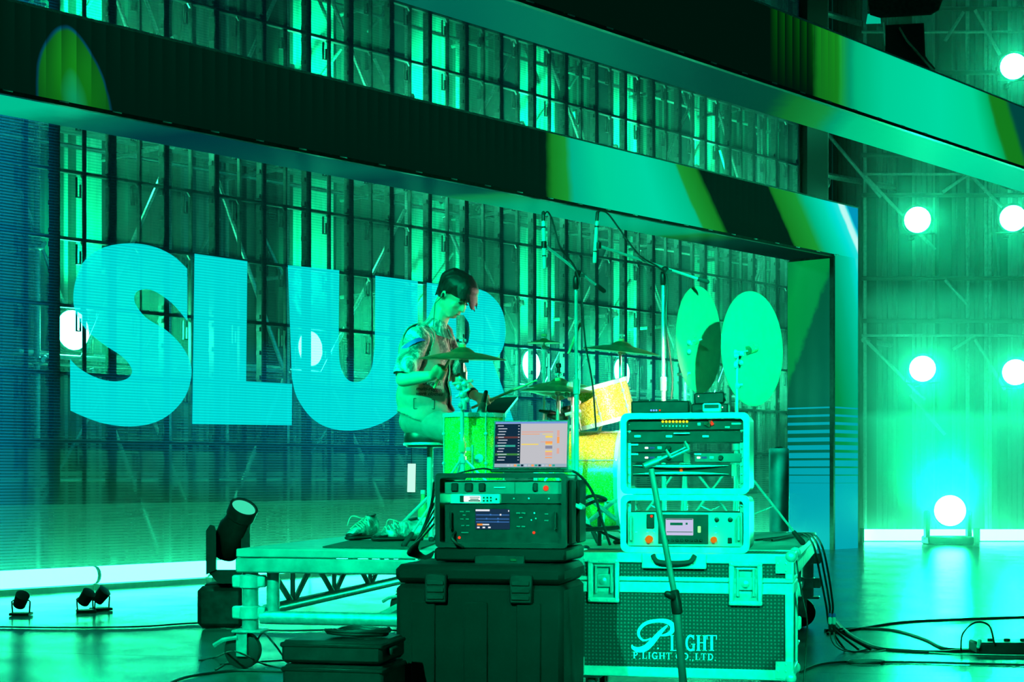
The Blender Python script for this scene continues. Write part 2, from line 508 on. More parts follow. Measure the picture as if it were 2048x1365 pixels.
bst = [(t1(-400), (0.0, 0.62, 0.34)), (t1(120), (0.0, 0.6, 0.32)), (t1(200), (0.0, 0.36, 0.19)), (t1(250), (0.0, 0.14, 0.09)), (t1(310), (0.0, 0.10, 0.08)),
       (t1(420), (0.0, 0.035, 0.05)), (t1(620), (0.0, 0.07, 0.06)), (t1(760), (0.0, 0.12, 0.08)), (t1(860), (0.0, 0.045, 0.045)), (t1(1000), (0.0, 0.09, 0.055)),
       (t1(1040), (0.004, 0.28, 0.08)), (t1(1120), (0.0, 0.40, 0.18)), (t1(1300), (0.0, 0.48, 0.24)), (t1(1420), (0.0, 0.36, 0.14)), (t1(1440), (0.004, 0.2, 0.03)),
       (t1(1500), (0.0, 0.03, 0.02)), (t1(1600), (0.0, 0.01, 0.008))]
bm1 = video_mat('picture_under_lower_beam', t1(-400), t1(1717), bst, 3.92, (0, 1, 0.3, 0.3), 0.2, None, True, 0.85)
def stripes(a, x, y, z, col):
    # lower part of the column shows thin rising blue lines
    lo = a.math('LESS_THAN', z, 2.0)
    fr = a.math('FRACT', a.math('MULTIPLY', z, 9.0))
    on = a.math('MULTIPLY', lo, a.math('LESS_THAN', fr, a.math('MULTIPLY_ADD', z, -0.75, 1.62)))
    m = a.n('Mix', data_type='RGBA'); a.set(m.inputs[0], on); a.set(m.inputs[6], col); a.set(m.inputs[7], (0.0, 0.36, 0.42))
    return m.outputs[2]
tc0, tc1 = t1(1667), t1(1716)
cm1 = video_mat('picture_on_column_front', tc0 - 1, tc1 + 1.2, [(tc0 - 1, (0.0, 0.22, 0.03)), (tc0 - 0.5, (0.0, 0.26, 0.06)), (tc0 + 0.0, (0.0, 0.40, 0.19)), (tc0 + 0.35, (0.0, 0.58, 0.36)), (tc0 + 0.55, (0.0, 0.74, 0.64)), (tc1, (0.05, 0.80, 0.74)), (tc1 + 0.2, (0.05, 0.8, 0.8))],
                3.95, (0, 1, -0.33, -0.33), 0.05, stripes)
def side_pic(a, x, y, z, col):
    u = a.math('ADD', a.math('MULTIPLY', z, 0.42), a.math('MULTIPLY', y, 1.0))
    nz = a.n('TexNoise', i_Scale=9.0); a.set(nz.inputs['Vector'], a.n('TexCoord').outputs['Object'])
    u = a.math('ADD', u, a.math('MULTIPLY', a.math('SUBTRACT', nz.outputs[0], 0.5), 0.12))
    c = a.ramp(a.math('DIVIDE', u, 2.4), [(0.0, (0.0, 0.16, 0.12)), (0.40, (0.0, 0.11, 0.06)), (0.66, (0.0, 0.09, 0.04)), (0.69, (0.0, 0.26, 0.05)), (0.86, (0.0, 0.30, 0.05)), (1.0, (0.0, 0.2, 0.04))])
    return stripes(a, x, y, z, c)
sm1 = video_mat('picture_on_column_side', 0, 1, [(0.0, DARK), (1.0, DARK)], 0, (0, 1, 0, 0), 0, side_pic)
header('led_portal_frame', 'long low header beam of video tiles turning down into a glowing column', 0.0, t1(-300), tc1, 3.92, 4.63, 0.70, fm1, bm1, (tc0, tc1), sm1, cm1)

OFF2 = -2.97
def t2(px): return T(px, OFF2)
st2 = [(t2(900), DARK), (t2(1629), DARK), (t2(1631), (0.004, 0.15, 0.012)), (t2(1676), LEAF), (t2(1680), LEAF2), (t2(1700), (0.0, 0.30, 0.14)), (t2(1712), (0.0, 0.46, 0.20)), (t2(1770), TEAL), (t2(1880), MINT),
       (t2(1955), (0.0, 0.66, 0.30)), (t2(1990), (0.0, 0.42, 0.12)), (t2(1996), LEAF), (t2(2030), LEAF), (t2(2040), (0.0, 0.06, 0.05)), (t2(2300), (0.0, 0.05, 0.05))]
def bands2(a, x, y, z, col):
    lo = a.math('MULTIPLY', a.math('GREATER_THAN', x, t2(1540)), a.math('LESS_THAN', x, t2(1690)))
    band = a.math('FRACT', a.math('MULTIPLY', x, 7.6))
    k = a.math('MULTIPLY', lo, a.math('MULTIPLY', band, a.math('MULTIPLY', a.math('SUBTRACT', z, 4.62), 0.10)))
    cb = a.n('CombineColor'); a.set(cb.inputs[1], k)
    m = a.n('Mix', data_type='RGBA', blend_type='ADD'); a.set(m.inputs[0], 1.0); a.set(m.inputs[6], col); a.set(m.inputs[7], cb.outputs[0])
    return m.outputs[2]
fm2 = video_mat('picture_on_upper_beam', t2(900), t2(2300), st2, 4.97, (t2(1880), t2(2000), 0.0, -0.8), 0.05, bands2)
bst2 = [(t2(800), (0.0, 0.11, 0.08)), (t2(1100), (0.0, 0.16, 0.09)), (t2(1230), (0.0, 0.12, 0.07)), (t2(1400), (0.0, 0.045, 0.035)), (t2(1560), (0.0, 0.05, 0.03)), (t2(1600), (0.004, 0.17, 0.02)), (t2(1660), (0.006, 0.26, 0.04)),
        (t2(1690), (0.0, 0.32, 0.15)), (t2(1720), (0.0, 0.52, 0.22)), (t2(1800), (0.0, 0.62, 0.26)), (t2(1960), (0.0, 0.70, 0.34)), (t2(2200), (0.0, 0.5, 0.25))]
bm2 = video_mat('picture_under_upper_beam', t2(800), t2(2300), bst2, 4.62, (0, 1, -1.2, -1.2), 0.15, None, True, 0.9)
tc2 = t2(2190)
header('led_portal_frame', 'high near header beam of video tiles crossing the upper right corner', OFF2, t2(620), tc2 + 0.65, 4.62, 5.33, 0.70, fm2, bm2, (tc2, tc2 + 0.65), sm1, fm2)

# ------------------------------------------------------------------ see-through video wall
SO = 1.2
def screen_mat(name, bright=None):
    a = NT(name)
    co = a.obj()
    x, y, z = a.n('SeparateXYZ', i_0=co).outputs
    ln = a.math('SINE', a.math('MULTIPLY', z, 2 * math.pi / 0.026))
    ln = a.math('MULTIPLY_ADD', ln, 0.5, 0.5)
    if bright is None:
        nz = a.n('TexNoise', i_Vector=co, i_Scale=0.5, i_Detail=2.0)
        # blue picture towards the near end and the lower middle of the wall
        e1 = a.n('MapRange'); a.set(e1.inputs[0], x); e1.inputs[1].default_value = T(120, SO); e1.inputs[2].default_value = T(-60, SO); e1.inputs[3].default_value = 0; e1.inputs[4].default_value = 1
        dz = a.math('DIVIDE', a.math('SUBTRACT', z, 1.5), 0.85); dx = a.math('DIVIDE', a.math('SUBTRACT', x, T(640, SO)), 3.4)
        g = a.math('SUBTRACT', 1.0, a.math('ADD', a.math('MULTIPLY', dx, dx), a.math('MULTIPLY', dz, dz)))
        g = a.math('MAXIMUM', g, 0.0)
        dx2 = a.math('DIVIDE', a.math('SUBTRACT', x, T(1180, SO)), 3.0); dz2 = a.math('DIVIDE', a.math('SUBTRACT', z, 2.0), 0.8)
        g2 = a.math('MAXIMUM', a.math('SUBTRACT', 1.0, a.math('ADD', a.math('MULTIPLY', dx2, dx2), a.math('MULTIPLY', dz2, dz2))), 0.0)
        k = a.math('ADD', a.math('ADD', a.math('MULTIPLY', e1.outputs[0], 2.0), a.math('MULTIPLY', g, 0.9)), a.math('MULTIPLY', g2, 0.5))
        k = a.math('MULTIPLY', k, a.math('MULTIPLY_ADD', nz.outputs[0], 1.0, 0.4))
        k = a.math('ADD', k, 0.05)
        k = a.math('MULTIPLY', k, a.math('MULTIPLY_ADD', ln, 0.9, 0.2))
        em = a.n('Emission', i_Color=(0.0, 0.17, 0.30)); a.set(em.inputs[1], a.math('MULTIPLY', k, 0.62))
        tr = a.n('BsdfTranslucent', i_Color=(0.30, 0.30, 0.30))
        df = a.n('BsdfDiffuse', i_Color=(0.06, 0.06, 0.06))
        ms = a.n('AddShader', i_0=tr.outputs[0], i_1=df.outputs[0])
        solid = a.n('MixShader'); fac = a.math('MULTIPLY_ADD', ln, 0.22, 0.10)
        # the two bottom rows of tiles are of a closer, almost opaque weave
        low = a.n('MapRange'); a.set(low.inputs[0], z); low.inputs[1].default_value = 1.42; low.inputs[2].default_value = 1.18; low.inputs[3].default_value = 0.0; low.inputs[4].default_value = 0.46
        fac = a.math('MINIMUM', a.math('ADD', fac, a.math('MULTIPLY', low.outputs[0], a.math('MULTIPLY_ADD', ln, 0.4, 0.75))), 0.93)
        tp = a.n('BsdfTransparent')
        a.set(solid.inputs[0], fac); a.set(solid.inputs[1], tp.outputs[0]); a.set(solid.inputs[2], ms.outputs[0])
        ad = a.n('AddShader', i_0=solid.outputs[0], i_1=em.outputs[0])
        return a.surf(ad.outputs[0])
    em = a.n('Emission', i_Color=bright); a.set(em.inputs[1], a.math('MULTIPLY_ADD', ln, 0.28, 0.78))
    tp = a.n('BsdfTransparent', i_Color=(0.18, 0.18, 0.18))
    ad = a.n('AddShader', i_0=tp.outputs[0], i_1=em.outputs[0])
    return a.surf(ad.outputs[0])
scr = thing('led_screen', 'tall see-through video wall showing big cyan letters behind the drummer', 'video wall', W(0, SO, 0), WR)
tl, tr_ = T(-60, SO), T(1598, SO)
MB().add([(tl, 0, 0.12), (tr_, 0, 0.12), (tr_, 0, 7.9), (tl, 0, 7.9)], [(0, 1, 2, 3)]).build('led_mesh', screen_mat('led_mesh_strips'), scr)
PW, PH = 0.585, 0.59
pm = MB()
for sx in (-1, 1):
    pm.bb(sx * PW / 2 - (0.032 if sx > 0 else 0), sx * PW / 2 + (0.032 if sx < 0 else 0), 0.01, 0.085, 0, PH)
pm.bb(-0.010, 0.010, 0.012, 0.05, 0.0, PH)
pm.bb(-PW / 2, PW / 2, 0.012, 0.06, 0.0, 0.015).bb(-PW / 2, PW / 2, 0.012, 0.06, PH - 0.015, PH)
# carrying handle and latches of a panel
pm.bb(-0.085, -0.076, 0.02, 0.04, PH - 0.21, PH - 0.04).bb(-0.045, -0.036, 0.02, 0.04, PH - 0.21, PH - 0.10).bb(-0.085, -0.036, 0.02, 0.04, PH - 0.218, PH - 0.208)
pm.box((-0.02, 0.03, PH - 0.03), (0.09, 0.02, 0.014), Matrix.Rotation(0.9, 3, 'Y'))
for zz in (0.06, 0.30, 0.53):
    pm.bb(PW / 2 - 0.05, PW / 2 - 0.03, 0.02, 0.07, zz - 0.02, zz + 0.02)
pmesh = pm.mesh('panel_frame'); pmesh.materials.append(M['frame_metal'])
c = 0; t = tr_ - PW / 2
while t > tl:
    Y = W(t, SO, 0).y
    ztop = H + HZ / F * Y + 0.15
    for r in range(13):
        z = 0.12 + r * PH
        if z < ztop and z < 7.6:
            o = link('panel_frame', pmesh, None, scr); o.location = (t, 0.0, z); c += 1
    t -= PW
def sp(px, py):
    return TZ(px, py, SO)
def letter(name, outer, hole=None):
    pts = [sp(*p) for p in outer]
    bm = bmesh.new()
    vs = [bm.verts.new((u, -0.012, v)) for u, v in pts]
    es = [bm.edges.new((vs[i], vs[(i + 1) % len(vs)])) for i in range(len(vs))]
    if hole:
        hs = [bm.verts.new((u, -0.012, v)) for u, v in [sp(*p) for p in hole]]
        es += [bm.edges.new((hs[i], hs[(i + 1) % len(hs)])) for i in range(len(hs))]
    bmesh.ops.triangle_fill(bm, use_beauty=True, edges=es)
    me = bpy.data.meshes.new(name); bm.to_mesh(me); bm.free()
    o = link(name, me, M['letters'], scr)
    return o
M['letters'] = screen_mat('lit_letter', (0.0, 0.74, 0.70))
def cr(pts, ox, oy): return [(ox + x / 2.904, oy + y / 2.904) for x, y in pts]
def sm2(pts, n=5, closed=False):
    v = smooth([(x, y, 0) for x, y in pts], n)
    return [(p.x, p.y) for p in v]
S_out = (sm2([(1083, 255), (1000, 180), (880, 125), (735, 108), (590, 135), (490, 205), (445, 290), (422, 400), (432, 500), (490, 602), (590, 690), (690, 755), (742, 805), (762, 855), (735, 893), (670, 910), (580, 897), (500, 862), (440, 820), (402, 778)]) +
         sm2([(404, 1080), (490, 1118), (600, 1155), (750, 1172), (890, 1150), (1000, 1085), (1080, 980), (1108, 860), (1092, 775), (1040, 690), (960, 612), (850, 545), (792, 478), (775, 430), (790, 390), (840, 375), (905, 393), (1000, 462), (1083, 560)]))
letter('screen_letter', cr(S_out, 0, 450))
letter('screen_letter', cr([(1125, 168), (1432, 212), (1425, 910), (1692, 925), (1690, 1165), (1112, 1158)], 0, 450))
U_out = [(574, 531)] + sm2([(582, 755), (592, 795), (620, 835), (655, 856), (700, 862), (750, 852), (795, 825), (825, 775), (833, 720), (834, 563)][0:], 4) + [(749, 552)] + sm2([(748, 690), (742, 735), (728, 758), (709, 765), (692, 758), (680, 735), (676, 690), (677, 541)], 4)
letter('screen_letter', U_out)
R_out = [(852, 566)] + sm2([(930, 575), (970, 584), (1000, 615), (1010, 660), (1003, 700), (984, 724)], 4) + [(1003, 775), (1034, 868), (952, 866), (930, 775), (921, 757), (921, 865), (850, 864)]
letter('screen_letter', R_out, [(911, 629), (926, 631), (936, 646), (939, 664), (935, 685), (925, 697), (911, 699)])
for o in bpy.data.objects:
    if o.name.startswith('screen_letter'): o['label'] = 'cyan lit letter'

# dark mast at the far end of the video wall
r = thing('screen_mast', 'narrow black mast standing at the far end of the video wall', 'mast', W(tr_ + 0.36, SO, 0), WR)
MB().bb(-0.30, 0.28, -0.1, 0.35, 0.0, 8.2).build('cladding', M['black'], r)
MB().tube((0.33, -0.05, 0), (0.33, -0.05, 8.2), 0.024).build('edge_tube', M['steel'], r)
for k in range(9): MB().path([(0.30, -0.1, 0.8 * k + 0.4), (0.22, -0.16, 0.8 * k + 0.42), (0.22, -0.16, 0.8 * k + 0.5), (0.30, -0.1, 0.8 * k + 0.52)], 0.01).build('hook', M['steel'], r)

# ------------------------------------------------------------------ scaffold with lamps behind the video wall
FO, BO, CO = 2.05, 3.05, 3.45
LPX = [145, 395, 620, 850, 1062, 1243, 1400, 1530]
bays = [T(q, FO + 0.25) for q in LPX]
sheets = [T(q + 8, CO) for q in [-90] + LPX]
sc = thing('scaffold', 'steel tube scaffold with diagonal braces standing behind the video wall', 'scaffold', W(0, 0, 0), WR)
tb = lambda p, q, r=0.024, n=8: MB().tube(p, q, r, n)
edge = [b - 0.55 for b in bays] + [bays[-1] + 1.11]
ZT = 8.0
for e in edge:
    for off in (FO, BO):
        tb((e, off, 0), (e, off, ZT), 0.030, 10).build('post', M['steel'], sc)
    for z in (0.9, 2.05, 3.1, 4.25, 5.3, 6.45, 7.5):
        tb((e, FO - 0.1, z), (e, BO + 0.1, z)).build('transom', M['steel'], sc)
        cl = MB().cbox((e, FO, z), (0.10, 0.09, 0.07), 0.015).cbox((e + 0.05, FO - 0.03, z + 0.03), (0.05, 0.04, 0.04), 0.01)
        cl.build('clamp', M['steel'], sc)
for z in (0.95, 2.1, 4.3, 6.5):
    tb((edge[0], FO + 0.05, z), (edge[-1], FO + 0.05, z)).build('ledger', M['steel'], sc)
    tb((edge[0], BO - 0.05, z), (edge[-1], BO - 0.05, z)).build('ledger', M['steel'], sc)
for i in range(len(edge) - 1):
    for k, z in enumerate((0.1, 2.1, 4.3, 6.2)):
        a, b = (edge[i] + 0.45, edge[i + 1] - 0.1) if (i + k) % 2 else (edge[i + 1] - 0.1, edge[i] + 0.55)
        tb((a, FO - 0.06, z), (b, FO - 0.06, z + 1.9), 0.022).build('brace', M['steel'], sc)
        tb((b - 0.2, BO, z + 0.1), (a, BO, z + 1.7), 0.020).build('brace', M['steel'], sc)
    for k in range(3):
        z = (0.98, 2.13, 4.33)[k]
        MB().cbox((edge[i] + 0.83, (FO + BO) / 2, z + 0.03), (1.6, 0.30, 0.045), 0.008).build('walk_plank', M['steel'], sc)

def sheet_mat(name, col):
    a = NT(name)
    co = a.obj()
    nz = a.n('TexNoise', i_Vector=co, i_Scale=1.3, i_Detail=5.0)
    cr_ = a.ramp(nz.outputs[0], [(0.3, tuple(c_ * 0.6 for c_ in col)), (0.7, col)])
    b = a.n('BsdfPrincipled', i_Base_Color=cr_, i_Roughness=0.5, i_Metallic=0.2)
    return a.surf(b.outputs[0])
M['sheet'] = sheet_mat('ribbed_sheet_grey', (0.09, 0.095, 0.095))
M['sheet_lit'] = sheet_mat('ribbed_sheet_lit', (0.62, 0.63, 0.63))  # paler copy of the sheet, so lamp glow shows as narrow columns
def ribbed(w, h):
    prof = []
    n = 6
    for i in range(n):
        x0 = -w / 2 + w * i / n; s = w / n
        prof += [(x0, 0), (x0 + s * 0.45, 0), (x0 + s * 0.55, -0.035), (x0 + s * 0.9, -0.035)]
    prof.append((w / 2, 0))
    b = MB()
    back = [(x, y + 0.012) for x, y in prof]
    m = len(prof)
    vs = [(x, y, 0) for x, y in prof] + [(x, y, h) for x, y in prof] + [(x, y, 0) for x, y in back] + [(x, y, h) for x, y in back]
    fs = []
    for i in range(m - 1):
        fs += [(i, i + 1, m + i + 1, m + i), (2 * m + i, 3 * m + i, 3 * m + i + 1, 2 * m + i + 1), (m + i, m + i + 1, 3 * m + i + 1, 3 * m + i), (i, 2 * m + i, 2 * m + i + 1, i + 1)]
    fs += [(0, m, 3 * m, 2 * m), (m - 1, 3 * m - 1, 4 * m - 1, 2 * m - 1)]
    return b.add(vs, fs).mesh('ribbed_sheet')
bw = thing('wall_back', 'ribbed metal sheet wall behind the scaffold', None, W(0, 0, 0), WR, kind='structure')
rs_d = ribbed(0.96, 8.4); rs_d.materials.append(M['sheet'])
rs_p = ribbed(0.62, 8.4); rs_p.materials.append(M['sheet_lit'])
for b in sheets:
    o = link('ribbed_sheet', rs_p, None, bw); o.location = (b, CO + 0.02, 0)
    o = link('ribbed_sheet', rs_d, None, bw); o.location = (b + 0.85, CO, 0)

def lamp_head(root, d, mat_core=None, r=0.12):
    """round blinder: d is the local facing direction"""
    d = Vector(d).normalized()
    MB().lathe([(0.05, -0.20), (r * 0.8, -0.18), (r * 1.12, -0.06), (r * 1.2, 0.0), (r * 1.05, 0.005)], (0, 0, 0), d, 20).build('housing', M['black'], root)
    MB().lathe([(0.01, 0.0), (r, 0.004), (r, 0.012), (0.01, 0.014)], (0, 0, 0), d, 20).build('lens', mat_core or M['lamp_core'], root)
    side = d.cross(Vector((0, 0, 1))).normalized()
    MB().path([side * (r * 1.3), side * (r * 1.3) + Vector((0, 0, -0.22)), side * (-r * 1.3) + Vector((0, 0, -0.22)), side * (-r * 1.3)], 0.012).build('bracket', M['dark_metal'], root)
    return d
names = {0: 'leftmost lamp, shining through the first big letter', 2: 'lamp glaring through the left stem of the third letter', 3: 'lamp behind the drummer head and the last letter',
         4: 'starry lamp right of the last letter, left of the tall mic stand', 5: 'lamp glowing behind the crash cymbal near the gold tom', 6: 'lamp behind the left upright cymbal'}
for i, b in enumerate(bays):
    if i in (1, 7): continue
    for tier, z in ((0, 2.38), (1, 4.65)):
        loc = W(b, FO + 0.25, z)
        lab = ('low ' + names[i]) if tier == 0 else ('high lamp hidden above, over the ' + names[i].replace('leftmost lamp', 'leftmost low lamp'))
        if tier == 1: lab = ['high lamp above the first letter', '', 'high lamp above the third letter', 'high lamp above the drummer', 'high lamp above the tall mic stand', 'high lamp above the gold tom', 'high lamp above the upright cymbals'][i] + ' on the scaffold'
        r = thing('blinder_lamp', lab, 'stage lamp', loc, WR, 'lamps on the scaffold behind the video wall')
        core = lamp_head(r, (0.1, -1, 0.05), None, 0.19)
        # upward throw of the same lantern along the pale sheet behind it
        spot('lamp_throw', W(b + 0.3, FO + 0.35, z + 0.1), W(sheets[i + 1], CO, z + 1.25), (750, 1500)[tier], (0.0, 1.0, 0.34), 44, 0.8, 0.08, r)
        if tier == 0:
            spot('lamp_beam', W(b, FO + 0.2, z), W(b - 1.0, -8.0, z - 0.6), 300, (0.0, 1.0, 0.36), 80, 0.8, 0.1, r)

# glowing tubes lying along the foot of the video wall
tx = T(-70, SO - 0.25)
k = 0
tend = T(1560, SO - 0.25)
tubes = []
while tx < tend:
    r = thing('light_tube', ['first', 'second', 'third', 'fourth', 'fifth', 'sixth', 'seventh', 'eighth', 'ninth', 'tenth', 'eleventh', 'twelfth', 'last'][k] + ' light tube from the left picture edge along the video wall foot', 'light tube', W(tx, SO - 0.28, 0), WR, 'light tubes along the foot of the video wall')
    MB().tube((0.018, 0, 0.13), (1.202, 0, 0.13), 0.075, 12).build('tube', M['tube_glow'], r)
    for xx in (0.004, 1.202): MB().tube((xx, 0, 0.13), (xx + 0.014, 0, 0.13), 0.078, 12).build('end_cap', M['steel'], r)
    MB().bb(0.02, 1.18, -0.05, 0.05, 0.0, 0.05).build('base_rail', M['dark_metal'], r)
    tx += 1.22; k += 1

# ------------------------------------------------------------------ frontal scaffold on the right
YR = 26.0
sr = thing('scaffold', 'tube scaffold carrying rows of star-bright lamps at far right', 'scaffold', (0, YR, 0))
def XR(px, Y=YR): return (px - 1024) / F * Y
for px, rr in ((1730, 0.03), (1742, 0.10), (1812, 0.11), (1893, 0.10), (1935, 0.03), (1972, 0.03), (1980, 0.03), (2010, 0.06), (2075, 0.03)):
    MB().tube((XR(px), 0.0 if rr < 0.05 else 0.25, 0), (XR(px), 0.0 if rr < 0.05 else 0.25, 9.2), rr if rr < 0.05 else 0.03, 8).build('post', M['steel'], sr)
    if rr >= 0.05: MB().bb(XR(px) - rr, XR(px) + rr, 0.06, 0.2, 0.0, 9.2).build('column_cover', M['black'], sr)
for py in (20, 66, 147, 312, 350, 392, 558, 643, 672):
    z = H + (HZ - py) / F * YR
    MB().tube((XR(1722), -0.06, z), (XR(2110), -0.06, z), 0.022 if py in (66, 350, 672) else 0.035, 8).build('ledger', M['black'] if py not in (66, 350, 672) else M['steel'], sr)
for (x0, y0, x1, y1) in ((1650, 262, 1762, 395), (1730, 352, 1870, 500), (1885, 385, 1935, 350), (1940, 350, 2010, 420), (1890, 82, 1927, 24), (1890, 560, 1935, 610), (1730, 680, 1850, 800), (1905, 700, 1950, 672), (1950, 20, 2000, 110), (1950, 680, 2010, 780), (1820, 790, 1890, 870)):
    p = P(x0, y0, YR - 0.1); q = P(x1, y1, YR - 0.1)
    MB().tube(p - Vector((0, YR, 0)), q - Vector((0, YR, 0)), 0.028, 8).build('brace', M['steel'], sr)
for (x0, y0, x1, y1) in ((1645, 25, 1765, 60), (1648, 350, 1800, 378), (2008, 370, 2060, 385), (1728, 680, 1780, 690)):
    p = P(x0, y0, YR - 0.05) - Vector((0, YR, 0)); q = P(x1, y1, YR + 0.9) - Vector((0, YR, 0))
    MB().tube(p, q, 0.05, 8).build('transom', M['steel'], sr)
wr = thing('wall_right', 'ribbed sheet wall behind the far right scaffold', None, (0, YR + 1.6, 0), kind='structure')
rs_r = ribbed(0.9, 9.6); rs_r.materials.append(M['sheet'])
rs_rp = ribbed(0.55, 9.6); rs_rp.materials.append(M['sheet_lit'])
for i in range(12):
    o = link('ribbed_sheet', rs_r, None, wr); o.location = (4.9 + 0.92 * i, 0, 0)
for px in (1838, 2030):  # pale strips put behind the lamps to carry their glow
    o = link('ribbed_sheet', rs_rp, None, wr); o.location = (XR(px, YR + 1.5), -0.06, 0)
star = [((1835, 440), 'upper left lamp of the bright grid on the right scaffold'), ((2026, 437), 'upper right lamp of the bright grid at the picture edge'),
        ((1845, 738), 'lower left lamp of the bright grid on the right scaffold'), ((2031, 745), 'lower right lamp of the bright grid at the picture edge'),
        ((2027, 133), 'topmost lamp of the right scaffold, above the grid')]
for (px, py), lab in star:
    loc = P(px, py, YR - 0.4)
    r = thing('blinder_lamp', lab, 'stage lamp', loc, 0, 'lamps on the right scaffold')
    lamp_head(r, (-0.2, -1, -0.05), None, 0.20)
    MB().tube((0, 0, -0.22), (0, 0.42, -0.22), 0.02, 8).cbox((0, 0.38, -0.22), (0.08, 0.08, 0.08), 0.01).build('hanger', M['dark_metal'], r)
    spot('lamp_throw', loc + Vector((0, 0.1, 0.1)), loc + Vector((0, 1.9, 2.2)), 4500, (0.0, 1.0, 0.42), 58, 0.8, 0.1, r)
    spot('lamp_beam', loc - Vector((0, 0.1, 0)), loc + Vector((-2.0, -12, -3.5)), 400, (0.0, 1.0, 0.42), 75, 0.8, 0.15, r)

# big floor lamp and floor tubes on the right
loc = P(1900, 1022, 23.5); loc.z = max(loc.z, 0.3)
r = thing('floor_beam_lamp', 'blinding star lamp standing low on the far right floor', 'stage lamp', (loc.x, loc.y, 0))
MB().lathe([(0.16, -0.34), (0.22, -0.28), (0.25, -0.05), (0.24, 0.0)], (0, 0, loc.z), (-0.2, -1, 0.02), 24).build('head', M['black'], r)
MB().lathe([(0.01, 0.0), (0.22, 0.005), (0.22, 0.02), (0.01, 0.03)], (0, 0, loc.z), (-0.2, -1, 0.02), 24).build('lens', emit('floor_lamp_glow', (0.02, 1.0, 0.42), 110.0), r)
for s in (-1, 1): MB().cbox((s * 0.30, 0.12, loc.z * 0.55), (0.06, 0.16, loc.z * 0.9), 0.02).build('yoke_arm', M['black'], r)
MB().cbox((0, 0.12, 0.06), (0.66, 0.4, 0.12), 0.02).build('base', M['black'], r)
spot('floor_lamp_beam', loc + Vector((-0.03, -0.06, 0)), loc + Vector((-2.6, -9, 6.0)), 3600, (0.0, 1.0, 0.34), 95, 0.9, 0.2, r)
for k in range(3):
    x0 = XR(1722, 24.6) + k * 1.72
    r = thing('light_tube', 'white hot light tube on the far right floor, ' + ['next to the glowing column', 'behind the blinding floor lamp', 'at the picture edge'][k], 'light tube', (x0, 24.6, 0), 0, 'light tubes on the far right floor')
    MB().tube((0.02, 0, 0.10), (1.66, 0, 0.10), 0.085, 12).build('tube', M['tube_dim'], r)
    MB().bb(0.0, 0.03, -0.09, 0.09, 0, 0.2).build('end_cap', M['black'], r)
    MB().bb(1.65, 1.68, -0.09, 0.09, 0, 0.2).build('end_cap', M['black'], r)
# dark hanging lantern group, top right
r = thing('hanging_lantern', 'large dark lantern hanging on a bracket in the top right corner', 'stage lamp', P(1800, 140, 23.0))
def hp(px, py, dy=0.0): return P(px, py, 23.0 + dy)
b = MB()
b.prism([(1771, 50), (1848, 46), (1851, 112), (1870, 142), (1800, 142), (1770, 120)], lambda u, v: hp(u, v, -0.35), lambda u, v: hp(u, v, 0.35))
b.build('body', M['black'], r, world=True)
MB().prism([(1730, -40), (1900, -40), (1878, 20), (1862, 30), (1760, 36), (1740, 30)], lambda u, v: hp(u, v, -0.3), lambda u, v: hp(u, v, 0.45)).build('hood', M['dark_metal'], r, world=True)
MB().prism([(1726, -20), (1734, -20), (1735, 30), (1731, 48), (1724, 40)], lambda u, v: hp(u, v, -0.3), lambda u, v: hp(u, v, 0.3)).build('barn_door', M['alu'], r, world=True)
MB().prism([(1735, 28), (1760, 26), (1762, 47), (1732, 48)], lambda u, v: hp(u, v, 0.28), lambda u, v: hp(u, v, 0.30)).build('side_glass', emit('lantern_side_glow', (0.0, 0.7, 0.4), 0.7), r, world=True)
MB().path([hp(1800, 55, -0.4), hp(1815, 80, -0.42), hp(1850, 120, -0.42), hp(1868, 140, -0.4)], 0.03).build('strap', M['dark_metal'], r, world=True)
MB().path([hp(1768, 45), hp(1771, 80), hp(1776, 110)], 0.02).build('hanging_cable', M['steel'], r, world=True)
# ================================================================== riser
RO = Vector((-1.42, 8.46, 0))
RWID, RDEP, RZ = 2.83, 3.1, 0.62
M['fascia'] = mat('worn_grey_fascia', (0.45, 0.47, 0.46), 0.45, 0.3, 0.3, 9, 0.1)
ri = thing('drum_riser', 'low wheeled drum riser with truss sides and pale plywood deck', 'stage riser', RO, RA)
for i in range(2):
    for j in range(2):
        MB().cbox((RWID * (0.25 + 0.5 * i), RDEP * (0.25 + 0.5 * j), RZ - 0.022), (RWID / 2 - 0.006, RDEP / 2 - 0.006, 0.044), 0.006).build('deck_panel', M['deck_top'], ri)
for (x0, x1, y0, y1) in ((0, RWID, 0.0, 0.05), (0, RWID, RDEP - 0.05, RDEP), (0, 0.05, 0.05, RDEP - 0.05), (RWID - 0.05, RWID, 0.05, RDEP - 0.05)):
    MB().cbox(((x0 + x1) / 2, (y0 + y1) / 2, RZ - 0.085), (x1 - x0, y1 - y0, 0.076), 0.008).build('edge_rail', M['fascia'], ri)
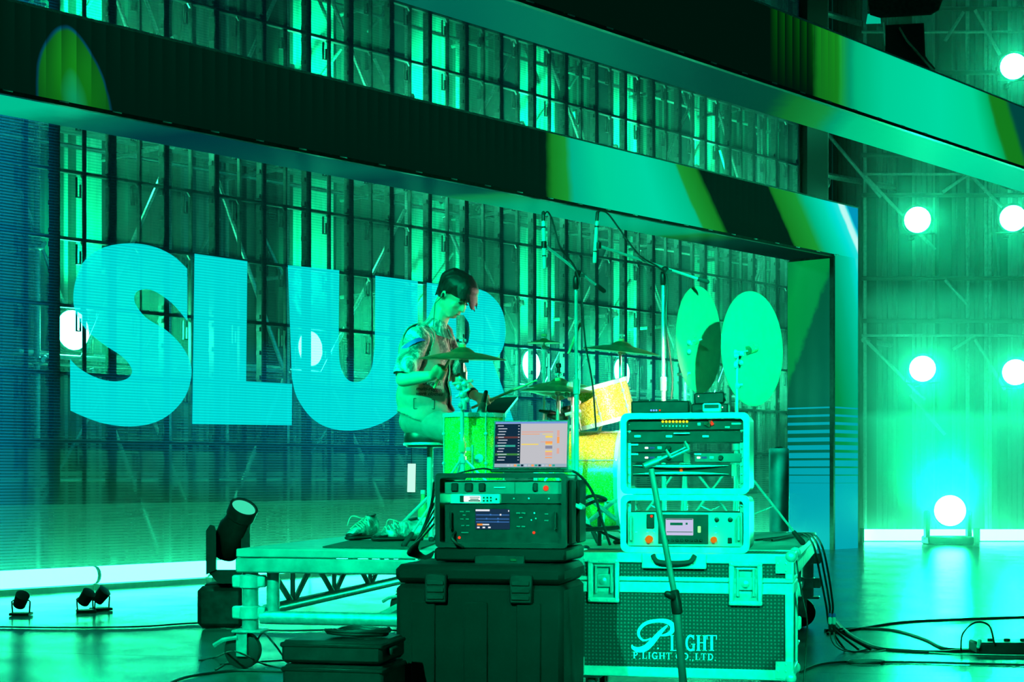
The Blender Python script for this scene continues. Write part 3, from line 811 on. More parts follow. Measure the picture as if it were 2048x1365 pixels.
for (cx, cy) in ((0.06, 0.06), (RWID - 0.06, 0.06), (0.06, RDEP - 0.06), (RWID - 0.06, RDEP - 0.06)):
    sx = 1 if cx < 1 else -1; sy = 1 if cy < 1 else -1
    MB().tube((cx, cy, 0.20), (cx, cy, RZ - 0.12), 0.042, 16).build('leg_post', M['steel'], ri)
    MB().tube((cx + 0.105 * sx, cy + 0.05 * sy, 0.24), (cx + 0.105 * sx, cy + 0.05 * sy, RZ - 0.12), 0.034, 16).build('leg_post', M['steel'], ri)
    for z in (RZ - 0.17, 0.29):
        cl = MB().lathe([(0.047, -0.035), (0.055, -0.03), (0.055, 0.03), (0.047, 0.035)], (cx, cy, z), (0, 0, 1), 16)
        cl.cbox((cx - 0.065 * sx, cy - 0.01, z), (0.05, 0.05, 0.065), 0.008).cbox((cx + 0.06 * sx, cy, z), (0.05, 0.05, 0.06), 0.008)
        cl.build('clamp', M['alu'], ri)
    fk = MB().cbox((cx, cy, 0.195), (0.16, 0.13, 0.014), 0.004).cbox((cx - 0.03, cy - 0.045, 0.13), (0.06, 0.010, 0.13), 0.003).cbox((cx - 0.03, cy + 0.045, 0.13), (0.06, 0.010, 0.13), 0.003)
    fk.path([(cx - 0.05, cy - 0.05, 0.165), (cx - 0.13, cy - 0.05, 0.15), (cx - 0.18, cy - 0.05, 0.12)], 0.012)
    w = MB().lathe([(0.03, -0.03), (0.08, -0.03), (0.095, -0.02), (0.095, 0.02), (0.08, 0.03), (0.03, 0.03)], (cx - 0.04, cy, 0.095), (0, 1, 0), 24).build('caster_wheel', M['rubber'], ri)
    fk.build('caster_fork', M['steel'], ri)
# truss sides: lower chords and lattice
for x in (0.13, RWID - 0.10):
    MB().tube((x, 0.1, 0.30), (x, RDEP - 0.1, 0.30), 0.030, 12).build('lower_chord', M['steel'], ri)
    for k in range(8):
        y0 = 0.15 + k * 0.35
        MB().tube((x, y0, 0.30 if k % 2 else 0.52), (x, y0 + 0.35, 0.52 if k % 2 else 0.30), 0.016, 8).build('lattice', M['alu'], ri)
        if k % 2: MB().tube((x, y0, 0.30), (x, y0, 0.53), 0.014, 8).build('lattice', M['alu'], ri)
MB().tube((0.12, 0.06, 0.265), (RWID - 0.1, 0.06, 0.265), 0.034, 12).build('front_chord', M['steel'], ri)
MB().tube((0.12, RDEP - 0.06, 0.265), (RWID - 0.1, RDEP - 0.06, 0.265), 0.034, 12).build('rear_chord', M['steel'], ri)
for k in range(3):
    x0 = 0.75 + k * 0.6
    MB().tube((x0, 0.10, 0.28), (x0 + 0.40, 0.7, 0.52), 0.022, 8).build('lattice', M['alu'], ri)
    MB().tube((x0 + 0.33, 0.12, 0.52), (x0 + 0.46, 0.6, 0.28), 0.018, 8).build('lattice', M['alu'], ri)
def onriser(px, py):
    """point of the deck surface seen at a pixel"""
    Y = (H - RZ) * F / (py - HZ)
    return Vector(((px - 1024) / F * Y, Y, RZ))
def rl(u, d, z=RZ):
    return RO + RW * u + RD * d + Vector((0, 0, z))

def fp(O, px, py):
    """front plane through O, parallel to the riser front: pixel -> (s along, z)"""
    k = (px - 1024.0) / F
    s = (O[1] * k - O[0]) / (RW.x - RW.y * k)
    Y = O[1] + RW.y * s
    return s, H + (HZ - py) / F * Y

# ------------------------------------------------------------------ lettered flight case
CO_ = Vector((0.249, 7.40, 0))
fc = thing('flight_case', 'black honeycomb flight case with aluminium edges and white company lettering', 'flight case', CO_, RA)
CW, CD, C0, C1 = 1.0, 0.42, 0.10, 0.653
ZL = fp(CO_, 1350, 1165)[1]     # lid line
a = NT('black_honeycomb_laminate')
co = a.obj()
sp_ = a.n('SeparateXYZ', i_0=co).outputs
hx = a.n('CombineXYZ'); a.set(hx.inputs[0], a.math('MULTIPLY', sp_[0], 1.0)); a.set(hx.inputs[1], sp_[2])
vo = a.n('TexVoronoi', i_Vector=hx.outputs[0], i_Scale=62.0, i_Randomness=0.12)
cc = a.ramp(vo.outputs['Distance'], [(0.18, (0.10, 0.12, 0.12)), (0.34, (0.024, 0.028, 0.028))])
pb = a.n('BsdfPrincipled', i_Base_Color=cc, i_Roughness=0.38)
bp = a.n('Bump', i_Strength=0.5, i_Distance=0.003, i_Height=vo.outputs['Distance']); a.set(pb.inputs['Normal'], bp.outputs[0])
M['honey'] = a.surf(pb.outputs[0])
MB().bb(0.01, CW - 0.01, 0.008, CD - 0.008, C0 + 0.005, ZL - 0.004).build('body', M['honey'], fc)
lid = MB().bb(0.01, CW - 0.01, 0.008, CD - 0.008, ZL + 0.004, C1 - 0.006).build('lid', M['honey'], fc)
e = 0.026
def rail(x0, x1, y0, y1, z0, z1, par=fc): return MB().cbox(((x0 + x1) / 2, (y0 + y1) / 2, (z0 + z1) / 2), (x1 - x0, y1 - y0, z1 - z0), 0.004).build('edge_rail', M['alu'], par)
for (z0, z1) in ((C0, C0 + 0.045), (ZL - 0.05, ZL - 0.001), (ZL + 0.001, ZL + 0.022), (C1 - 0.045, C1)):
    for y0 in (0.0, CD - e):
        rail(0.0, CW, y0, y0 + e, z0, z1)
    for x0 in (0.0, CW - e):
        rail(x0, x0 + e, e, CD - e, z0, z1)
for x0 in (0.0, CW - 0.036):
    for y0 in (-0.003, CD - 0.036 + 0.003):
        rail(x0, x0 + 0.036, y0, y0 + 0.036, C0 + 0.04, ZL - 0.04)
        rail(x0, x0 + 0.036, y0, y0 + 0.036, ZL + 0.015, C1 - 0.03)
for x in (0.012, CW - 0.012):
    for y in (0.008, CD - 0.008):
        for z in (C0 + 0.012, C1 - 0.012):
            q = MB().ball((x, y, z), 0.026, 12, 8)
            dz = 1 if z < 0.3 else -1; dx = 1 if x < 0.5 else -1; dy = -1 if y < 0.2 else 1
            for m_ in range(2):
                for n_ in range(2):
                    q.ball((x + dx * (0.02 + 0.035 * m_), y + dy * 0.012, z + dz * (0.03 + 0.03 * n_)), 0.006, 6, 4)
            q.box((x + dx * 0.03, y + dy * 0.009, z + dz * 0.035), (0.07, 0.008, 0.075))
            q.build('ball_corner', M['chrome'], fc)
def latch(x0, x1, z0, z1):
    xc, zc, w, h = (x0 + x1) / 2, (z0 + z1) / 2, x1 - x0, z1 - z0
    d = MB()
    for (cx, cz, sx, sz) in ((xc, z0 + 0.011, w, 0.022), (xc, z1 - 0.011, w, 0.022), (x0 + 0.011, zc, 0.022, h - 0.03), (x1 - 0.011, zc, 0.022, h - 0.03)):
        d.cbox((cx, -0.006, cz), (sx, 0.014, sz), 0.005)
    for i in range(4):
        for z in (z0 + 0.011, z1 - 0.011): d.ball((x0 + 0.012 + (w - 0.024) * i / 3, -0.014, z), 0.0045, 6, 4)
    o = d.build('latch_dish', M['alu'], fc)
    MB().bb(x0 + 0.02, x1 - 0.02, 0.0005, 0.004, z0 + 0.02, z1 - 0.02).build('dish_floor', M['steel'], o)
    b = MB().cbox((xc, -0.006, zc), (w * 0.42, 0.012, h * 0.30), 0.004)
    for s in (-1, 1):
        b.tube((xc + s * w * 0.24, -0.008, zc - h * 0.28), (xc + s * w * 0.24, -0.008, zc + h * 0.34), 0.006, 8)
    b.tube((xc - w * 0.26, -0.008, zc + h * 0.34), (xc + w * 0.26, -0.008, zc + h * 0.34), 0.006, 8)
    b.build('butterfly', M['chrome'], o)
    MB().lathe([(0.012, 0), (0.016, 0.008), (0.006, 0.014)], (xc, -0.012, zc), (0, -1, 0), 12).build('twist_knob', M['chrome'], o)
for (pa, pb_) in (((1176, 1118), (1239, 1206)), ((1458, 1124), (1525, 1213))):
    x0, z1 = fp(CO_, *pa); x1, z0 = fp(CO_, *pb_)
    latch(x0, x1, z0, z1)
x0, z1 = fp(CO_, 1284, 1106); x1, z0 = fp(CO_, 1413, 1139)
hd = MB()
for (cx, sx) in ((x0 + 0.03, 0.06), (x1 - 0.03, 0.06)): hd.cbox((cx, -0.004, (z0 + z1) / 2), (sx, 0.014, z1 - z0), 0.004)
hd.cbox(((x0 + x1) / 2, -0.004, z0 + 0.011), (x1 - x0, 0.016, 0.022), 0.004)
hp_ = hd.build('handle_plate', M['alu'], fc)
MB().path(smooth([(x0 + 0.05, -0.012, z1 - 0.01), (x0 + 0.08, -0.025, z0 + 0.03), (x1 - 0.08, -0.025, z0 + 0.03), (x1 - 0.05, -0.012, z1 - 0.01)], 6), 0.011, 8).build('grip', M['rubber'], hp_)
for x in (0.10, CW - 0.10):
    for y in (0.08, CD - 0.08):
        w = MB().lathe([(0.015, -0.018), (0.042, -0.018), (0.048, -0.01), (0.048, 0.01), (0.042, 0.018), (0.015, 0.018)], (x, y, 0.048), (1, 0, 0), 18).build('caster_wheel', M['rubber'], fc)
        MB().cbox((x, y, 0.093), (0.09, 0.08, 0.014), 0.003).cbox((x - 0.026, y, 0.065), (0.006, 0.04, 0.06), 0.002).cbox((x + 0.026, y, 0.065), (0.006, 0.04, 0.06), 0.002).build('caster_fork', M['steel'], fc)
# lettering
M['letter_white'] = mat('white_vinyl_lettering', (0.92, 0.92, 0.9), 0.6, 0, 0.04)
def ribbon(b, pts, ws, y=0.0055):
    """flat stroke of varying width in the case front plane (x, z)"""
    pts = [Vector((p[0], p[1], 0)) for p in pts]
    L, R_ = [], []
    for i, p in enumerate(pts):
        t_ = pts[min(i + 1, len(pts) - 1)] - pts[max(i - 1, 0)]
        n_ = Vector((-t_.y, t_.x, 0)).normalized() * ws[i] / 2
        L.append(p + n_); R_.append(p - n_)
    n = len(pts)
    vs = [(q.x, y, q.y) for q in L] + [(q.x, y, q.y) for q in R_] + [(q.x, y + 0.002, q.y) for q in L] + [(q.x, y + 0.002, q.y) for q in R_]
    fs = []
    for i in range(n - 1):
        fs += [(i, i + 1, n + i + 1, n + i), (2 * n + i, 3 * n + i, 3 * n + i + 1, 2 * n + i + 1), (i, 2 * n + i, 2 * n + i + 1, i + 1), (n + i, n + i + 1, 3 * n + i + 1, 3 * n + i)]
    fs += [(0, n, 3 * n, 2 * n), (n - 1, 3 * n - 1, 4 * n - 1, 2 * n - 1)]
    b.add(vs, fs)
def arc(cx, cy, rx, ry, a0, a1, n=14):
    return [(cx + rx * math.cos(math.radians(a0 + (a1 - a0) * i / n)), cy + ry * math.sin(math.radians(a0 + (a1 - a0) * i / n))) for i in range(n + 1)]
TK, TN = 0.20, 0.07
SER = {
 'L': [([(0.3, 0), (0.3, 1)], TK), ([(0.08, 0.97), (0.52, 0.97)], TN), ([(0.08, 0.03), (0.95, 0.03)], TN), ([(0.92, 0), (0.92, 0.3)], TN)],
 'I': [([(0.5, 0), (0.5, 1)], TK), ([(0.25, 0.97), (0.75, 0.97)], TN), ([(0.25, 0.03), (0.75, 0.03)], TN)],
 'G': [(arc(0.54, 0.5, 0.40, 0.46, 50, 320), TK * 0.85), ([(0.82, 0.0), (0.82, 0.45)], TK * 0.9), ([(0.58, 0.43), (0.98, 0.43)], TN), ([(0.82, 0.72), (0.82, 1.0)], TN)],
 'H': [([(0.22, 0), (0.22, 1)], TK), ([(0.8, 0), (0.8, 1)], TK), ([(0.22, 0.52), (0.8, 0.52)], TN)] + [([(x - 0.2, z), (x + 0.2, z)], TN) for x in (0.22, 0.8) for z in (0.03, 0.97)],
 'T': [([(0.5, 0), (0.5, 1)], TK), ([(0.03, 0.97), (0.97, 0.97)], TN), ([(0.06, 0.72), (0.06, 1)], TN), ([(0.94, 0.72), (0.94, 1)], TN), ([(0.28, 0.03), (0.72, 0.03)], TN)],
 'P': [([(0.28, 0), (0.28, 1)], TK), ([(0.06, 0.03), (0.52, 0.03)], TN), ([(0.06, 0.97), (0.5, 0.97)], TN), (arc(0.45, 0.73, 0.38, 0.24, 90, -90), TK * 0.75), ([(0.3, 0.49), (0.46, 0.49)], TN)],
 'C': [(arc(0.54, 0.5, 0.42, 0.46, 45, 315), TK * 0.85), ([(0.86, 0.68), (0.86, 1.0)], TN)],
 'O': [(arc(0.5, 0.5, 0.42, 0.45, 0, 360, 20), TK * 0.85)],
 'D': [([(0.25, 0), (0.25, 1)], TK), ([(0.03, 0.97), (0.45, 0.97)], TN), ([(0.03, 0.03), (0.45, 0.03)], TN), (arc(0.42, 0.5, 0.46, 0.46, 90, -90), TK * 0.85)],
 '.': [([(0.35, 0.0), (0.65, 0.0)], 0.22)], ',': [([(0.5, 0.08), (0.35, -0.22)], 0.16)],
}
def glyph(b, ch, x, z, w, h):
    for pts, wd in SER[ch]:
        ribbon(b, [(x + p[0] * w, z + p[1] * h) for p in pts], [wd * (w * 0.55 + h * 0.45)] * len(pts))
def cpx(x, y): return fp(CO_, 1130 + x / 3.724, 1080 + y / 3.724)
b = MB()
u_ = 0.0022 / 3.724 * 1.0
st = smooth([(*cpx(x, y), 0) for x, y in ((762, 640), (715, 685), (655, 755), (600, 808), (545, 822), (505, 806), (497, 785))], 4)
ribbon(b, [(p.x, p.y) for p in st], [0.006 + 0.022 * math.sin(math.pi * min(1, i / (len(st) - 1) * 1.05)) for i in range(len(st))])
st = smooth([(*cpx(x, y), 0) for x, y in ((640, 738), (585, 752), (550, 720), (552, 672), (600, 625), (680, 606), (760, 612), (800, 645), (790, 690), (745, 712), (690, 716))], 4)
ribbon(b, [(p.x, p.y) for p in st], [0.005 + 0.011 * math.sin(math.pi * i / (len(st) - 1)) + 0.009 * max(0, math.sin(math.pi * (i / (len(st) - 1) * 2.2 - 1.1))) for i in range(len(st))])
x, z = cpx(692, 812); glyph(b, '.', x - 0.012, z, 0.024, 0.03)
b.build('lettering', M['letter_white'], fc, sharp=5, label='white flowing capital letter P and dot')
b = MB()
for ch, xa, xb in (('L', 778, 838), ('I', 838, 884), ('G', 893, 970), ('H', 975, 1055), ('T', 1052, 1132)):
    x0, z0 = cpx(xa, 830); x1, _ = cpx(xb, 830); _, z1 = cpx(xa, 712)
    glyph(b, ch, x0, z0, x1 - x0, z1 - z0)
b.build('lettering', M['letter_white'], fc, sharp=5, label='white serif letters LIGHT')
b = MB()
txt = 'P.LIGHT CO.,LTD.'
wid = {'.': 0.45, ',': 0.45, ' ': 0.55, 'I': 0.6, 'G': 1.15, 'H': 1.2, 'O': 1.15, 'D': 1.1}
tot = sum(wid.get(c_, 1.0) for c_ in txt)
xa, z0 = cpx(500, 886); xb, _ = cpx(1128, 886); _, z1 = cpx(500, 838)
u = (xb - xa) / tot; x = xa
for c_ in txt:
    w = wid.get(c_, 1.0) * u
    if c_ != ' ': glyph(b, c_, x + w * 0.06, z0, w * 0.88, z1 - z0)
    x += w
b.build('lettering', M['letter_white'], fc, sharp=5, label='white serif line P.LIGHT CO.,LTD.')

# ------------------------------------------------------------------ rack boxes on the flight case
def frame_box(root, w, d, h, mat_rim, mat_body, rim=0.026, rnd=0.03, wall=0.014):
    """open fronted rack: rounded aluminium rim, thin walls, back"""
    def rr(x0, x1, z0, z1, r, n=5):
        pts = []
        for (cx, cz, a0) in ((x1 - r, z1 - r, 0), (x0 + r, z1 - r, 90), (x0 + r, z0 + r, 180), (x1 - r, z0 + r, 270)):
            for i in range(n + 1):
                a_ = math.radians(a0 + 90 * i / n)
                pts.append((cx + r * math.cos(a_), cz + r * math.sin(a_)))
        return pts
    def shell(b, o, i, y0, y1):
        n = len(o)
        vs = [(x, y0, z) for x, z in o] + [(x, y0, z) for x, z in i] + [(x, y1, z) for x, z in o] + [(x, y1, z) for x, z in i]
        fs = []
        for k in range(n):
            j = (k + 1) % n
            fs += [(k, j, n + j, n + k), (2 * n + k, 3 * n + k, 3 * n + j, 2 * n + j), (k, 2 * n + k, 2 * n + j, j), (n + k, n + j, 3 * n + j, 3 * n + k)]
        b.add(vs, fs)
    b = MB(); shell(b, rr(0, w, 0, h, rnd), rr(rim, w - rim, rim, h - rim, rnd * 0.7), 0.0, 0.035); b.build('front_rim', mat_rim, root)
    b = MB(); shell(b, rr(0.006, w - 0.006, 0.006, h - 0.006, rnd), rr(wall, w - wall, wall, h - wall, rnd * 0.8), 0.035, d); b.build('shell', mat_body, root)
def rackscrews(root, w, h, xs):
    b = MB()
    for x in xs:
        b.bb(x - 0.007, x + 0.007, 0.028, 0.034, 0.03, h - 0.03)
    rl_ = b.build('rack_strip', M['alu'], root)
    s = MB()
    for x in xs:
        for k in range(max(2, int(h / 0.045))):
            s.ball((x, 0.027, 0.05 + k * (h - 0.10) / max(1, int(h / 0.045) - 1)), 0.005, 6, 4)
    s.build('screw_row', M['chrome'], rl_)
RK1 = CO_ + RW * 0.235 + RD * 0.03
def knob(root, x, y, z, r, m_, d=0.02, name='knob'):
    return MB().lathe([(r, 0), (r, d * 0.7), (r * 0.8, d), (0.0, d)], (x, y, z), (0, -1, 0), 14).build(name, m_, root)
lw, lh, lh2 = 0.572, 0.258, 0.362
lo = thing('rack_case', 'silver rimmed rack box with orange knobs and pale screen, directly on the lettered case', 'rack case', RK1 + Vector((0, 0, C1)), RA)
frame_box(lo, lw, 0.36, lh, M['alu'], M['rack_black'])
up = thing('rack_case', 'silver rimmed rack box with yellow light row, stacked on the orange knob rack', 'rack case', RK1 + Vector((0, 0, C1 + lh + 0.002)), RA)
frame_box(up, lw, 0.36, lh2, M['alu'], M['rack_black'])
rackscrews(up, lw, lh2, (0.036, lw - 0.036))
rackscrews(lo, lw, lh, (0.036, lw - 0.036))
M['face_green'] = mat('pale_grey_mixer_face', (0.42, 0.44, 0.44), 0.42, 0.1, 0.08)
M['orange'] = emit('lit_orange_knob', (0.95, 0.26, 0.01), 0.75)  # glow put in so the orange holds under green light
M['scr_pale'] = emit('pale_lilac_screen', (0.60, 0.58, 0.86), 0.95)
M['lamp_g'] = emit('green_meter', (0.25, 1.0, 0.25), 1.6)
M['yel'] = emit('yellow_light', (0.75, 0.85, 0.02), 1.6)
M['red_l'] = emit('red_light', (1.0, 0.06, 0.02), 1.1)
M['blue_l'] = emit('blue_light', (0.10, 0.18, 1.0), 2.5)
M['white_l'] = emit('white_light', (0.75, 0.95, 0.95), 1.5)
# digital mixer in the lower box: pixel helper on its face
def lpx(root_o, px, py):
    s, z = fp((root_o.location.x, root_o.location.y), px, py)
    return s, z - root_o.location.z
mx = thing('rack_mixer', 'pale rack mixer with orange knobs and lilac screen in the lower silver box', 'audio mixer', RK1 + RD * 0.012 + Vector((0, 0, C1 + 0.028)), RA)
x0, z0 = lpx(mx, 1248, 1092); x1, z1 = lpx(mx, 1484, 1026)
MB().bb(0.03, lw - 0.03, 0.0, 0.30, 0.0, z1 + 0.0).build('body', M['panel_dark'], mx)
MB().cbox((lw / 2, -0.003, z1 / 2), (lw - 0.062, 0.008, z1), 0.003).build('face', M['face_green'], mx)
def rect(root, name, m_, px0, py0, px1, py1, y0=-0.014, y1=-0.006, parent=None, label=None):
    xa, za = lpx(root, px0, py1); xb, zb = lpx(root, px1, py0)
    return MB().cbox(((xa + xb) / 2, (y0 + y1) / 2, (za + zb) / 2), (xb - xa, abs(y1 - y0), zb - za), min(0.002, (zb - za) * 0.2)).build(name, m_, parent or root, label=label)
bz = rect(mx, 'bezel', M['panel_dark'], 1317, 1030, 1417, 1088, -0.011, -0.006)
s_ = rect(mx, 'screen', M['scr_pale'], 1332, 1038, 1387, 1071, -0.013, -0.009)
for (q0, q1, w0, w1, m_) in ((1341, 1366, 1046, 1051, 'panel_dark'), (1372, 1376, 1046, 1050, 'panel_dark'), (1333, 1386, 1038.4, 1040, 'panel_dark'), (1334, 1386, 1064, 1065, 'panel_dark')):
    xa, za = lpx(mx, q0, w1); xb, zb = lpx(mx, q1, w0)
    MB().bb(xa, xb, -0.0142, -0.0132, za, zb).build('screen_mark', M[m_], s_)
rect(mx, 'level_meter', M['lamp_g'], 1396, 1053, 1402, 1066, -0.014, -0.008)
for i in range(8):
    x, z = lpx(mx, 1336 + i * 9.5, 1081); knob(mx, x, -0.011, z, 0.006, M['black'], 0.008, 'encoder')
for (px, py, r_) in ((1299, 1079, 0.017), (1428, 1080, 0.014)):
    x, z = lpx(mx, px, py); knob(mx, x, -0.007, z, r_, M['orange'], 0.022)
rect(mx, 'port_block', M['black'], 1294, 1029, 1309, 1057); x, z = lpx(mx, 1304, 1033); knob(mx, x, -0.014, z, 0.006, M['red_l'], 0.004, 'signal_light')
for (px, py) in ((1295, 1065), (1308, 1065), (1432, 1054), (1432, 1067), (1273, 1065)):
    x, z = lpx(mx, px, py); MB().cbox((x, -0.008, z), (0.011, 0.005, 0.006), 0.001).build('button', M['white'], mx)
for (px, py) in ((1434, 1040), (1461, 1040)):
    x, z = lpx(mx, px, py); knob(mx, x, -0.007, z, 0.011, M['black'], 0.004, 'jack_socket')
rect(mx, 'usb_port', M['black'], 1456, 1076, 1464, 1087)
for px in (1263, 1478):
    xa, za = lpx(mx, px, 1082); xb, zb = lpx(mx, px, 1034)
    MB().path([(xa, -0.006, za), (xa, -0.03, za + 0.004), (xa, -0.03, zb - 0.004), (xa, -0.006, zb)], 0.006, 8).build('rack_handle', M['chrome'], mx)
# loose cables seen in the slot above the mixer
# upper box: units
def unit(name, label, root, px0, py0, px1, py1, m_, d=0.26, cat='rack unit'):
    s0, zb = lpx(root, px0, py1); s1, zt = lpx(root, px1, py0)
    o = thing(name, label, cat, root.location + RW * s0 + RD * 0.03 + Vector((0, 0, zb)), RA, 'units in the upper silver rack')
    MB().bb(0, s1 - s0, 0.0, d, 0.0, zt - zb).build('body', M['panel_dark'], o)
    MB().cbox(((s1 - s0) / 2, -0.003, (zt - zb) / 2), (s1 - s0, 0.008, zt - zb), 0.002).build('face', m_, o)
    return o
g1 = unit('input_rack', 'dark interface with a row of eight yellow lights, top unit of the upper silver rack', up, 1251, 838, 1487, 861, M['panel_dark'])
for i in range(8):
    x, z = lpx(g1, 1326 + i * 6.9, 844); knob(g1, x, -0.007, z, 0.0055, M['yel'], 0.004, 'yellow_light')
    x, z = lpx(g1, 1326 + i * 6.9, 853); knob(g1, x, -0.007, z, 0.004, M['alu'], 0.006, 'gain_knob')
rect(g1, 'display', M['face_green'], 1395, 846, 1402, 852, -0.01, -0.006)
for k, (px, py) in enumerate(((1413, 848), (1417, 851), (1424, 847), (1421, 845))):
    x, z = lpx(g1, px, py); MB().box((x, -0.012, z), (0.018, 0.012, 0.012), Matrix.Rotation(0.5 * k, 3, 'Y')).build('red_tag', M['red_l'] if k == 2 else M['red'], g1)
rect(g1, 'name_plate', M['face_green'], 1463, 846, 1482, 850, -0.009, -0.006); rect(g1, 'name_plate', M['face_green'], 1450, 853, 1460, 857, -0.009, -0.006)
g2 = unit('patch_bay', 'dark drawer panel with white tags below the yellow light row', up, 1251, 863, 1487, 886, M['panel_dark'])
for px in (1269, 1332, 1405):
    rect(g2, 'white_tag', M['white'], px, 871, px + 13, 876, -0.012, -0.006)
rect(g2, 'pull_bar', M['alu'], 1348, 866, 1380, 869, -0.02, -0.006)
for j, (y0, y1, nm) in enumerate(((888, 905, 'upper'), (907, 925, 'lower'))):
    for i, (xa, xb, sd) in enumerate(((1262, 1366, 'left'), (1388, 1482, 'right'))):
        if j == 0 and i == 1: continue
        g = unit('wireless_receiver', 'half width receiver with small display, %s %s in the upper silver rack' % (nm, sd), up, xa, y0, xb, y1, M['panel_dark'] if i == 0 else mat('receiver_face', (0.12, 0.13, 0.13), 0.4))
        rect(g, 'white_tag', M['white'], xa + 1, y0 + 0.5, xa + 15, y0 + 4, -0.012, -0.006)
        q = xa + 28 if i == 0 else xa + 6
        rect(g, 'display', M['white_l'], q, (y0 + y1) / 2 - 2, q + 7, (y0 + y1) / 2 + 2, -0.010, -0.006)
        rect(g, 'display', emit('blue_display', (0.02, 0.25, 0.5), 0.6), q + 9, (y0 + y1) / 2 - 2, q + 20, (y0 + y1) / 2 + 2, -0.010, -0.006)
        rect(g, 'green_key', M['face_green'], q + 25, (y0 + y1) / 2 - 3, q + 34, (y0 + y1) / 2 + 3, -0.010, -0.006)
        x, z = lpx(g, q + 48, (y0 + y1) / 2); knob(g, x, -0.007, z, 0.011, M['black'], 0.012)
pp = unit('rack_blank', 'long curved silver blank panel low in the upper silver rack', up, 1264, 929, 1462, 953, M['panel_dark'])
for (py, amp) in ((932, 1), (949, -1)):
    xa, za = lpx(pp, 1266, py); xb, zb = lpx(pp, 1458, py)
    MB().path([(xa + (xb - xa) * i / 12, -0.012 - 0.012 * math.sin(math.pi * i / 12), za - amp * 0.004 * math.sin(math.pi * i / 12)) for i in range(13)], 0.0065, 8, [0.001 + 0.0065 * math.sin(math.pi * i / 12) for i in range(13)]).build('curved_bar', M['chrome'], pp)
x, z = lpx(pp, 1363, 942); knob(pp, x, -0.012, z, 0.007, M['orange'], 0.004, 'orange_mark')

# gear on top of the racks
tz = C1 + lh + lh2 + 0.004
def topbox(name, label, cat, px0, px1, py1, dep, off, m_, h=None, py0=None):
    Ob = RK1 + RD * off
    s0, zt = fp((Ob.x, Ob.y), px0, py1); s1, _ = fp((Ob.x, Ob.y), px1, py1)
    hh = h or (zt - tz)
    o = thing(name, label, cat, Ob + RW * s0 + Vector((0, 0, tz)), RA)
    MB().cbox(((s1 - s0) / 2, dep / 2, hh / 2), (s1 - s0, dep, hh), 0.006).build('body', m_, o)
    return o, s1 - s0, hh
o, w, h_ = topbox('effects_box', 'long low black box with three blue lights on the upper silver rack', 'effects unit', 1262, 1378, 803, 0.12, 0.12, M['black'])
for i in range(3): knob(o, w * (0.35 + 0.045 * i), 0.0, h_ * 0.25, 0.004, M['blue_l'], 0.003, 'blue_light')
knob(o, w * 0.50, 0.0, h_ * 0.25, 0.004, M['red_l'], 0.003, 'red_light')
for k in range(2): MB().cbox((w * (0.2 + 0.5 * k), 0.06, h_ + 0.004), (0.05, 0.05, 0.008), 0.002).build('foot_switch', M['dark_metal'], o)
o, w, h_ = topbox('power_box', 'black box under the small slanted tablet at the rack end', 'power supply', 1382, 1456, 808, 0.11, 0.13, M['black'])
knob(o, w * 0.85, 0.0, h_ * 0.6, 0.003, M['white_l'], 0.003, 'white_light')
MB().bb(w * 0.1, w * 0.5, -0.003, 0.0, h_ * 0.3, h_ * 0.6).build('face_plate', M['panel_dark'], o)
o2 = thing('tablet_receiver', 'slanted black receiver box standing highest on the rack end', 'receiver', o.location + RD * 0.03 + Vector((0, 0, h_ + 0.0)) + RW * 0.01, RA)
MB().cbox((0.068, 0.03, 0.026), (0.136, 0.05, 0.052), 0.006, Matrix.Rotation(-0.04, 3, 'Y')).build('body', M['black'], o2)
knob(o2, 0.02, 0.004, 0.035, 0.003, M['white_l'], 0.003, 'white_light')
MB().tube((0.13, 0.03, 0.03), (0.142, 0.03, 0.03), 0.018, 12).build('dial', M['black'], o2)
o, w, h_ = topbox('display_clock', 'small pale box with a grey display at the rack front edge', 'display', 1405, 1441, 807, 0.05, 0.03, M['white'])
MB().bb(w * 0.1, w * 0.9, -0.002, 0.002, h_ * 0.45, h_ * 0.85).build('display', M['panel_dark'], o)

# ------------------------------------------------------------------ grey moulded cases, left of the lettered case
GO = Vector((-0.479, 6.78, 0))
gc = thing('storage_case', 'big dark grey moulded case with two black latches on the floor', 'storage case', GO, RA)
gw, gd, gz = 0.70, 0.50, 0.632
zs = fp(GO, 900, 1170)[1]
MB().cbox((gw / 2, gd / 2, zs / 2), (gw, gd, zs), 0.02).build('tub', M['grey_case'], gc)
MB().cbox((gw / 2, gd / 2, (zs + gz) / 2 + 0.002), (gw + 0.006, gd + 0.006, gz - zs - 0.004), 0.022).build('lid', M['grey_case'], gc)
for (pa, pb_) in (((852, 1148), (895, 1206)), ((1021, 1150), (1066, 1208))):
    x0, z1 = fp(GO, *pa); x1, z0 = fp(GO, *pb_)
    l = MB().cbox(((x0 + x1) / 2, -0.012, (z0 + z1) / 2), (x1 - x0, 0.024, z1 - z0), 0.006).build('latch', M['black'], gc)
    for k in range(3):
        MB().cbox(((x0 + x1) / 2, -0.026, z0 + (z1 - z0) * (0.2 + 0.25 * k)), ((x1 - x0) * 0.8, 0.008, (z1 - z0) * 0.16), 0.003).build('latch_rib', M['rack_black'], l)
for k in range(3):
    MB().cbox((0.12 + 0.22 * k, -0.003, zs * 0.5), (0.10, 0.012, zs * 0.75), 0.004).build('moulded_rib', M['grey_case'], gc)
